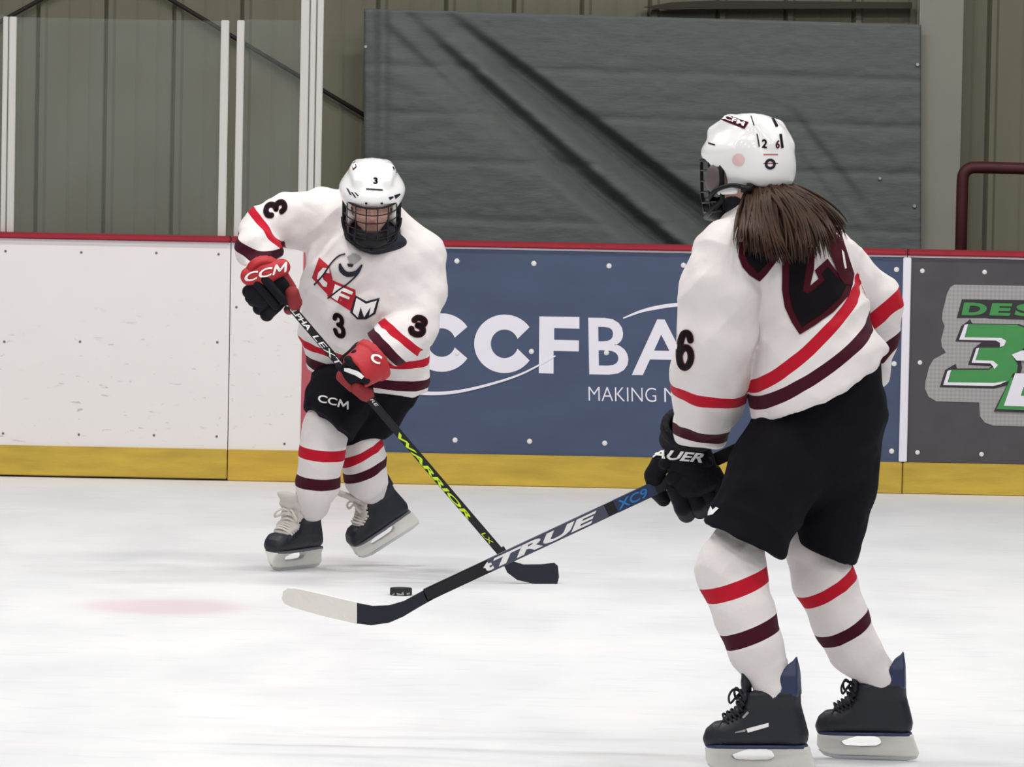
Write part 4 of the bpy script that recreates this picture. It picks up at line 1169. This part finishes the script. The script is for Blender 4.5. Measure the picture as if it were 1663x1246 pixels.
# --- gloves
e2 = (sb - sa).normalized()
ga = Matrix((e2.cross(Vector((-.22, -.95, -.1))).normalized(), e2, Vector((0, 0, 0)))) 
def glove_frame(pt, e2, e3, left):
    e2 = Vector(e2).normalized(); e3 = Vector(e3); e3 = (e3 - e2 * e3.dot(e2)).normalized()
    e1 = e2.cross(e3) if not left else e3.cross(e2)
    m = Matrix((e1, e2 if not left else e2, e3)).transposed().to_4x4(); m.translation = Vector(pt); return m
ga = glove_frame(P(444, 471, YS1), e2, (-.35, -.85, -.1), False)
gA, cA = glove(p1, ga, 'glove_black', 'glove_black', 'palm_red', 'glove_red', 'palm_red', cuff_dir=NP(ga.to_3x3().inverted() @ (P(420, 425, Y1 - .33) - P(438, 470, YS1))), cuff_len=.016, rolls=(-.030, .0), scale=1.16, wrist=(-.028, -.040, .036))
gb = glove_frame(P(576, 604, YS1), e2, (.45, -.75, .55), True)
gB, cB = glove(p1, gb, 'glove_black', 'glove_black', 'palm_red', 'glove_red', 'palm_red', cuff_dir=NP(gb.to_3x3().inverted() @ (P(640, 556, Y1 - .34) - P(585, 594, YS1))), cuff_len=.085, rolls=(-.04, -.005), scale=1.16)
_hy = [t.y for t in (bvh_of(gA, *gA.children).ray_cast(CAM, ray(x_, y_).normalized())[0] for x_, y_ in ((412, 452), (430, 446), (448, 440))) if t is not None]
_py = min(_hy) + .004
pad_a = RG([(404, 449, _py - Y1 + .016, 15, .030), (430, 446, _py - Y1, 16, .026), (458, 434, _py - Y1 + .012, 14, .030)], Y1)
sdf_obj('wrist_pad', lambda Q: loft(Q, pad_a, .02), NP(P(370, 490, Y1)) - (0, .75, 0), NP(P(490, 400, Y1)), .0045, 'glove_red', gA)
tga = bvh_of(gA, *gA.children); tgb = bvh_of(gB, *gB.children)
decal('glove_lettering', text_px('CC', (396, 459), (44, -11), (3, -15), off=.02), tga, 'print_white', gA, .003, 3)
decal('glove_lettering', stroke_bm(GLYPH['M'], .20, (444, 446), (19, -5), (3, -15)), tga, 'print_white', gA, .003, 3)
decal('glove_lettering', text_px('C', (600, 586), (16, 7), (5, -14), off=.04), tgb, 'print_white', gB, .003, 3)
decal('pants_lettering', text_px('CC', (516, 653), (30, 7), (2, -12), off=.02), tp1, 'print_white', pn1, .003, 4)
decal('pants_lettering', stroke_bm(GLYPH['M'], .20, (549, 661), (15, 4), (2, -12)), tp1, 'print_white', pn1, .003, 4)
q3 = Zf(530, 530, 8.306)
dpoly('glove_stripe', [[q3(*a_) for a_ in ((245, 565), (330, 570), (430, 610), (515, 672), (480, 712), (380, 655), (245, 605))]], tgb, 'print_white', gB, .003, 3)

# ================================================================== NEAR SKATER, standing, seen from behind
Y2 = 12.9
p2 = new_empty('person', (P(1340, 1180, Y2).x, Y2, 0), 'standing skater seen from behind, white jersey, long brown hair under a white helmet', 'person')
h2 = frame(P(1216, 255, Y2 - .01), (-.77, .63, -.05), (0, 0, 1)) @ Matrix.Scale(.92, 4)
T2 = RG([(1258, 372, -.02, 74, .12), (1268, 420, -.02, 100, .155), (1284, 480, -.01, 102, .165), (1308, 540, -.01, 106, .172), (1326, 600, -.03, 112, .190), (1338, 650, -.04, 122, .205)], Y2)
YK2 = RG([(1186, 410, -.13, 52, .10), (1258, 384, .0, 56, .10), (1334, 408, .10, 44, .10)], Y2)
A2 = RG([(1184, 408, -.13, 54, .105), (1168, 470, -.16, 62, .11), (1162, 540, -.14, 63, .11), (1156, 600, -.06, 64, .105), (1150, 645, .02, 56, .095), (1140, 690, .09, 40, .075), (1136, 724, .13, 31, .06)], Y2)
B2u = RG([(1334, 408, .10, 44, .10), (1384, 450, .12, 39, .085), (1424, 490, .14, 36, .08)], Y2)
B2l = RG([(1424, 490, .14, 36, .08), (1428, 545, .20, 33, .075), (1412, 600, .25, 31, .07), (1350, 655, .29, 28, .06)], Y2)
hm2p, hm2n = plane_px((1226, 672), (1450, 556), Y2, .15)
ca2p, ca2n = plane_px((1105, 718), (1170, 726), Y2 + .1)
def torso2(Q): return smin(loft(Q, T2, .03), loft(Q, YK2, .03), .05)
def jersey2(Q):
    t = smax(torso2(Q), half(Q, hm2p, hm2n), .008)
    up = loft(Q, A2[:3], .03); arm = smax(loft(Q, A2, .03), half(Q, ca2p, ca2n), .008)
    d = smin(t, up + .004, .03); d = np.minimum(d, arm)
    b = smin(loft(Q, B2u, .02), loft(Q, B2l, .02), .03)
    d = smin(d, loft(Q, B2u, .02), .03); d = np.minimum(d, b)
    nk = seg(Q, NP(P(1226, 330, Y2 + .02)), NP(P(1236, 368, Y2 + .01)), .085, .085, .075, .075)
    return smax(d, -nk, .012)
PX2 = Y2 / FOC
r2 = plane_px((1216, 612), (1380, 468), Y2, .17); m2 = plane_px((1218, 640), (1418, 508), Y2, .17)
ra2 = plane_px((1090, 628), (1212, 645), Y2, .14); ma2 = plane_px((1104, 696), (1172, 706), Y2 + .08, .10)
rb2 = plane_px((1430, 507), (1461, 481), Y2 + .14); mb2 = plane_px((1415, 585), (1470, 540), Y2 + .2)
def attrs2(V):
    t = torso2(V); ua = loft(V, A2, .0); ub = np.minimum(loft(V, B2u), loft(V, B2l))
    isA = (ua < t) & (ua <= ub); isB = (ub < t) & ~isA; isT = ~isA & ~isB
    red = np.where(isA, band(V, ra2[0], ra2[1], 10 * PX2, isA), np.where(isB, band(V, rb2[0], rb2[1], 13 * PX2, isB), band(V, r2[0], r2[1], 9 * PX2, isT)))
    mar = np.where(isA, band(V, ma2[0], ma2[1], 9 * PX2, isA), np.where(isB, band(V, mb2[0], mb2[1], 10 * PX2, isB), band(V, m2[0], m2[1], 9.5 * PX2, isT)))
    return {'red': red, 'mar': mar}
lo = NP(P(1060, 745, Y2)) - (0, .40, 0); hi = NP(P(1490, 300, Y2)) + (0, .50, 0)
j2 = sdf_obj('jersey', jersey2, lo, hi, .0056, 'jersey', p2, attrs=attrs2, folds=folds(3.0, .017, (3.0, 8.0)), smooth=2)
t2 = bvh_of(j2)
q8 = Zf(1180, 320, 5.19)
def Z8(*p): return [q8(*a) for a in p]
dpoly('back_number', [Z8((105, 380), (98, 500), (130, 590), (190, 660), (275, 715), (340, 650), (440, 520), (440, 380))], t2, 'print_maroon', j2, .0025, 6)
dpoly('back_number_fill', [Z8((150, 380), (150, 480), (185, 560), (262, 640), (300, 600), (400, 505), (400, 380))], t2, 'print_dark', j2, .004, 6)
dpoly('back_number', [Z8((468, 430), (466, 780), (490, 930), (550, 1060), (618, 1160), (740, 1085), (900, 970), (1030, 830), (1060, 740), (950, 665), (850, 520), (742, 620), (774, 690), (705, 748), (735, 620), (745, 430))], t2, 'print_maroon', j2, .0025, 6)
dpoly('back_number_fill', [Z8((530, 430), (525, 800), (560, 950), (635, 1098), (800, 985), (955, 850), (1010, 745), (930, 680), (852, 590), (800, 650), (830, 700), (690, 815), (640, 800), (668, 620), (680, 430))], t2, 'print_dark', j2, .004, 6)
dpoly('shoulder_patch', [Z8((850, 160), (935, 195), (985, 390), (1070, 650), (1056, 745), (985, 735), (940, 665), (900, 560), (845, 420), (820, 300))], t2, 'print_maroon', j2, .0045, 6)
dpoly('shoulder_patch_glint', [Z8((962, 445), (980, 470), (1002, 600), (988, 606), (975, 560))], t2, 'print_white', j2, .006, 5)  # glossy highlight of the maroon patch, painted on as a white sliver
number('sleeve_number', '6', (1100, 596), (24, 2), (3, -56), t2, j2)
# --- legs
SM2 = dict(boot='boot_black', toe='boot_black', guard='boot_blue', holder='holder', steel='steel', sole='boot_blue')
SM2r = dict(SM2); 
f2a = frame(P(1262, 1212, 12.63), (-.97, .20, -.03), (0.02, 0, 1)); f2a.translation.z = .069 * 1.06; f2a = f2a @ Matrix.Scale(1.06, 4)
f2b = frame(P(1435, 1186, 12.98), (-.98, .12, -.01), (0.0, 0, 1)); f2b.translation.z = .069 * 1.0
L2 = RG([(1196, 890, -.15, 46, .08), (1186, 924, -.17, 56, .098), (1210, 1000, -.22, 49, .09), (1228, 1052, -.25, 44, .08)], Y2) + LAx(f2a, 1.06)
R2 = RG([(1322, 892, .06, 48, .085), (1338, 940, .06, 50, .095), (1366, 1010, .07, 45, .088), (1388, 1056, .08, 41, .08)], Y2) + LAx(f2b, 1.0)
lo, hi = NP(P(1090, 1220, Y2)) - (0, .45, 0), NP(P(1480, 800, Y2)) + (0, .35, 0)
s2a = sock('sock', L2, plane_px((1140, 968), (1244, 930), Y2 - .18, .05), plane_px((1168, 1044), (1270, 1003), Y2 - .22, .05), (12 * PX2, 12 * PX2), p2, Y2, lo, hi)
s2b = sock('sock', R2, plane_px((1288, 982), (1392, 920), Y2 + .06, .16), plane_px((1326, 1042), (1424, 988), Y2 + .07, .16), (10.5 * PX2, 10.5 * PX2), p2, Y2, lo, hi)
sk2a = skate(p2, f2a, SM2, laces='lace_black', tongue='boot_black', big_laces=False)
sk2b = skate(p2, f2b, SM2, laces='lace_black', tongue='boot_black', big_laces=False)
tk2 = bvh_of(sk2a)
q6b = Zf(1120, 1050, 6.355)
dpoly('boot_stripe', [[q6b(*a) for a in ((585, 850), (815, 790), (815, 830), (600, 892))]], tk2, 'print_white', sk2a, .0015, 4)
dpoly('boot_stripe', [[q6b(*a) for a in ((470, 885), (575, 856), (575, 880), (470, 896))]], tk2, 'print_grey', sk2a, .0015, 4)
dpoly('boot_stripe', [[q6b(*a) for a in ((540, 735), (600, 670), (612, 690), (560, 745))]], tk2, 'print_grey', sk2a, .0015, 4)
# --- breeches
PL2 = RG([(1306, 690, -.04, 78, .135), (1258, 765, -.10, 76, .145), (1206, 880, -.16, 70, .14), (1192, 912, -.17, 70, .14)], Y2)
PR2 = RG([(1362, 660, .07, 76, .15), (1358, 780, .07, 66, .14), (1338, 900, .06, 52, .12), (1334, 940, .06, 52, .12)], Y2)
pl_p, pl_n = plane_px((1140, 848), (1272, 906), Y2 - .16); pr_p, pr_n = plane_px((1284, 874), (1388, 918), Y2 + .06, .05)
def pants2(Q):
    d = loft(Q, RG([(1340, 590, .0, 92, .145), (1334, 670, .0, 102, .155), (1322, 730, .0, 92, .15)], Y2), .02)
    d = smin(d, smax(loft(Q, PL2, .02), half(Q, pl_p, pl_n), .008), .02)
    return smin(d, smax(loft(Q, PR2, .02), half(Q, pr_p, pr_n), .008), .02)
pn2 = sdf_obj('hockey_pants', pants2, NP(P(1110, 950, Y2)) - (0, .40, 0), NP(P(1470, 520, Y2)) + (0, .35, 0), .006, 'pants', p2, folds=folds(9.0, .012, (3.0, 7.0)), smooth=2)
tp2 = bvh_of(pn2)
dpoly('pants_mark', [[(1151, 831), (1155, 822), (1158, 829), (1163, 824), (1168, 826), (1158, 836), (1150, 838)]], tp2, 'print_white', pn2, .003, 4)
# --- head and body
hf2 = head_fn(h2)
def body2(Q):
    d = smin(hf2(Q), seg(Q, NP(h2 @ Vector((-.02, 0, -.08))), NP(P(1245, 385, Y2)), .052, .052, .06, .06), .02)
    for L in ([(c, r * .5, e * .5) for c, r, e in T2[:5]], [(c, r * .5, e * .5) for c, r, e in A2[:-2]], [(c, r * .5, e * .5) for c, r, e in B2u], [(c, r * .5, e * .5) for c, r, e in B2l],
              [(c, r * .4, e * .4) for c, r, e in PL2[:3]], [(c, r * .4, e * .4) for c, r, e in PR2[:3]], [(c, r * .6, e * .6) for c, r, e in L2], [(c, r * .6, e * .6) for c, r, e in R2]):
        d = smin(d, loft(Q, L, .02), .02)
    return d
b2_ = sdf_obj('body', body2, NP(P(1060, 1230, Y2)) - (0, .45, 0), NP(P(1490, 160, Y2)) + (0, .5, 0), .0075, 'skin', p2)
face_bits(b2_, h2)
sdf_obj('collar', lambda Q: np.maximum(seg(Q, NP(P(1224, 330, Y2 + .02)), NP(P(1238, 378, Y2 + .01)), .080, .080, .094, .094), -seg(Q, NP(P(1220, 310, Y2 + .02)), NP(P(1238, 378, Y2 + .01)), .066, .066, .07, .07)),
        NP(P(1150, 450, Y2)) - (0, .2, 0), NP(P(1320, 280, Y2)) + (0, .25, 0), .006, 'print_navy', p2)
# --- helmet
he2 = helmet(p2, h2, .0042)
cage(he2, h2, r=.0028)
tube('helmet_strap', spline([(.062, .100, -.112), (.030, .114, -.092), (-.02, .112, -.080), (-.058, .100, -.086)], 6), .0065, 'black_plastic', he2, sides=8, mw=h2)
tube('helmet_strap', spline([(.062, -.100, -.112), (.030, -.114, -.092), (-.02, -.112, -.080), (-.058, -.100, -.086)], 6), .0065, 'black_plastic', he2, sides=8, mw=h2)
tube('strap_buckle', [(-.050, .104, -.090), (-.076, .090, -.092)], .012, 'black_plastic', he2, sides=6, mw=h2)
tube('strap_end', spline([(-.090, -.062, -.078), (-.112, -.080, -.086), (-.120, -.096, -.100)], 4), .009, 'black_plastic', he2, sides=6, mw=h2)
sdf_obj('ear_guard', lambda Q: smax(ell(Q, (.050, .096, -.060), I3, (.030, .012, .040)), -ell(Q, (.050, .088, -.060), I3, (.028, .012, .038)), .002), (.0, .06, -.12), (.10, .13, .0), .004, 'visor_grey', he2, mw=h2)
sdf_obj('helmet_flap', lambda Q: smax(seg(Q, (.030, .100, -.094), (-.030, .098, -.094), .012, .006, .010, .006), Q[:, 2] * 0 - 1, .001), (-.07, .07, -.13), (.07, .13, -.06), .0035, 'helmet_white', he2, mw=h2)
th2 = bvh_of(he2)
q4 = Zf(1080, 160, 3.893)
def Z4(*p): return [q4(*a) for a in p]
dpoly('sticker', [Z4((378, 98), (530, 150), (502, 194), (354, 134))], th2, 'print_maroon', he2, .0012, 4)
decal('sticker_lettering', text_px('CFM', q4(370, 128), (128 / 3.893, 48 / 3.893), (10 / 3.893, -26 / 3.893), off=.03), th2, 'print_white', he2, .0024, 4)
decal('helmet_number', text_px('2', q4(610, 312), (34 / 3.893, 4 / 3.893), (4 / 3.893, -56 / 3.893), off=.03), th2, 'print_dark', he2, .0014, 4)
decal('helmet_number', text_px('6', q4(697, 314), (26 / 3.893, 4 / 3.893), (4 / 3.893, -54 / 3.893), off=.03), th2, 'print_maroon', he2, .0014, 4)
for pp in (((672, 124), (690, 126), (718, 176), (700, 182)), ((722, 224), (738, 224), (750, 312), (734, 316)), ((578, 222), (586, 225), (600, 305), (592, 306)), ((540, 110), (546, 108), (566, 168), (560, 172)),
           ((272, 276), (318, 290), (316, 298), (276, 288))):
    dpoly('vent', [Z4(*pp)], th2, 'print_dark', he2, .0014, 4)
def circ(c, r, n=20): return [(c[0] + r * math.cos(2 * math.pi * i / n), c[1] + r * math.sin(2 * math.pi * i / n)) for i in range(n)]
dpoly('sticker', [circ(q4(464, 388), 10)], th2, 'print_pink', he2, .0012, 4)
dpoly('sticker', [circ(q4(665, 415), 9), circ(q4(665, 415), 4.5)], th2, 'print_navy', he2, .0012, 4)
dpoly('sticker_line', [Z4((622, 352), (714, 352), (714, 358), (622, 358))], th2, 'print_red', he2, .0012, 4)
dpoly('sticker_line', [Z4((622, 408), (714, 408), (714, 413), (622, 413))], th2, 'print_red', he2, .0010, 4)
# --- hair
def hair():
    rnd = random.Random(5); items = []
    HV = []
    for i in range(420):
        u = rnd.random()
        rx = 1216 + 68 * u + rnd.uniform(-4, 4); ry = 300 + 6 * math.sin(u * 3) + rnd.uniform(-6, 8)
        v = min(1, max(0, u + rnd.uniform(-.16, .16)))
        tx = 1204 + 160 * v + rnd.uniform(-14, 14); ty = 402 + 20 * math.sin(math.pi * min(1, v * 1.05)) - 14 * max(0, v - .85) / .15 + rnd.uniform(-26, 10)
        mx = rx + (tx - rx) * (.62 if v > .5 else .35) + (14 if v > .5 else -12 * (1 - v)); my = ry + (ty - ry) * (.36 if v > .5 else .48)
        lift = rnd.uniform(.006, .045)
        root_y = (h2 @ Vector((-.085 - .02 * rnd.random(), .055 - .10 * u, -.06))).y
        pts = []
        n = 8
        for k in range(n + 1):
            t = k / n
            x = (1 - t) ** 2 * rx + 2 * t * (1 - t) * mx + t * t * tx; y = (1 - t) ** 2 * ry + 2 * t * (1 - t) * my + t * t * ty
            d = ray(x, y).normalized(); hit = t2.ray_cast(CAM, d)[0]
            ys = hit.y - lift - .012 if hit is not None else root_y
            w = min(1, t / .55); w = w * w * (3 - 2 * w)
            yy = min(root_y * (1 - w) + ys * w, ys)
            pts.append(P(x, y, yy))
        r0 = rnd.uniform(.0030, .0050)
        items.append(tube_data(pts, [r0 * .8] + [r0] * (n - 3) + [r0 * .8, r0 * .5, r0 * .12], 5))
    V, F = merge_data(items)
    o = obj_from('hair', V, F, 'hair', p2); o['kind'] = 'stuff'
    return o
hair()
# --- stick
YS2 = Y2 + .24
st2 = new_empty('hockey_stick', P(610, 1010, YS2), 'dark hockey stick with white taped blade held out by the standing skater', 'hockey stick')
sa2, sb2 = P(1330, 668, YS2), P(690, 967.6, YS2)
sh2, sm2, Ls = stick_shaft(st2, sb2, sa2, .034, .022, 'shaft_black')
pxl = lambda x: (x - 690) / (1330 - 690) * Ls
def shaft_band(name, x0, x1, z0, z1, material, lift=.0006):
    return bm_obj(name, box_bm((pxl(x0), -.011 - lift, z0), (pxl(x1), .011 + lift, z1), .0), material, st2, mw=sm2)
shaft_band('shaft_face', 795, 985, -.0172, .0172, 'shaft_grey')
shaft_text('brand_lettering', 'TRUE', sm2, pxl(803), pxl(972), -.0125, .0125, 'print_white', st2, t=.0235, off=.04, shear=.3)
shaft_band('grip_band', 1000, 1064, -.0174, .0174, 'boot_blue')
shaft_text('model_lettering', 'XC9', sm2, pxl(1002), pxl(1052), -.012, .012, 'print_blue', st2, t=.0237, off=.02, shear=.2)
shaft_text('model_lettering', 't', sm2, pxl(786), pxl(800), -.012, .012, 'print_white', st2, t=.0225, off=.06)
blade_top = [(704, 950), (680, 963), (656, 976), (632, 983), (605, 984), (579, 979)]
blade_bot = [(579, 1012), (603, 1015), (632, 1011), (655, 1001), (680, 986), (712, 968)]
extrude_px('blade_heel', blade_top + blade_bot, YS2 + .006, .014, 'tape_black', st2)
extrude_px('blade_tape', [(580, 978), (520, 964), (480, 956), (467, 956), (459, 962), (457, 974), (462, 982), (474, 987), (520, 999), (560, 1008), (580, 1013)], YS2 + .007, .016, 'tape_white', st2, curve=lambda u: .03 * (1 - u) ** 2)
# --- gloves
e2 = (sb2 - sa2).normalized()
g2 = glove_frame(P(1122, 770, YS2), e2, (-.10, -1, .10), True)
gC, cC = glove(p2, g2, 'glove_black', 'glove_black', 'glove_black', 'glove_black', 'glove_black', cuff_dir=NP(g2.to_3x3().inverted() @ (P(1132, 690, Y2 + .12) - P(1108, 734, YS2 - .05))), cuff_len=.055, rolls=(-.04, -.005), scale=1.22)
tgc = bvh_of(gC, *gC.children)
decal('glove_lettering', text_px('BAUER', (1040, 742), (100, 10), (4, -16), off=.03, shear=.25), tgc, 'print_white', gC, .003, 3)
g3 = glove_frame(P(1296, 684, YS2), e2, (.2, .9, .3), False)
glove(p2, g3, 'glove_black', 'glove_black', 'glove_black', 'glove_black', 'glove_black', cuff_dir=NP(g3.to_3x3().inverted() @ (P(1370, 640, Y2 + .27) - P(1300, 680, YS2 + .05))), cuff_len=.07, scale=1.15)

# ================================================================== PUCK
q = P(651, 972, 17.36)
bm = bmesh.new(); bmesh.ops.create_cone(bm, cap_ends=True, segments=40, radius1=.0381, radius2=.0381, depth=.0254)
bmesh.ops.bevel(bm, geom=[e for e in bm.edges if len(e.link_faces) == 2 and e.calc_face_angle(0) > 1], offset=.002, segments=2, affect='EDGES')
pk = bm_obj('puck', bm, 'puck_rubber', None, mw=Matrix.Translation((q.x, 17.36, .0128)))
tag(pk, 'small black rubber puck lying on the ice between the two stick blades', 'puck')
tk = bvh_of(pk)
for pts in ([(636, 966), (641, 963), (640, 969), (636, 970)], [(644, 963), (651, 965), (655, 961), (656, 967), (650, 970), (645, 968)], [(660, 964), (665, 962), (666, 967), (661, 969)]):
    decal('puck_mark', fill_polys([pts]), tk, 'print_grey', pk, .0008, 3)
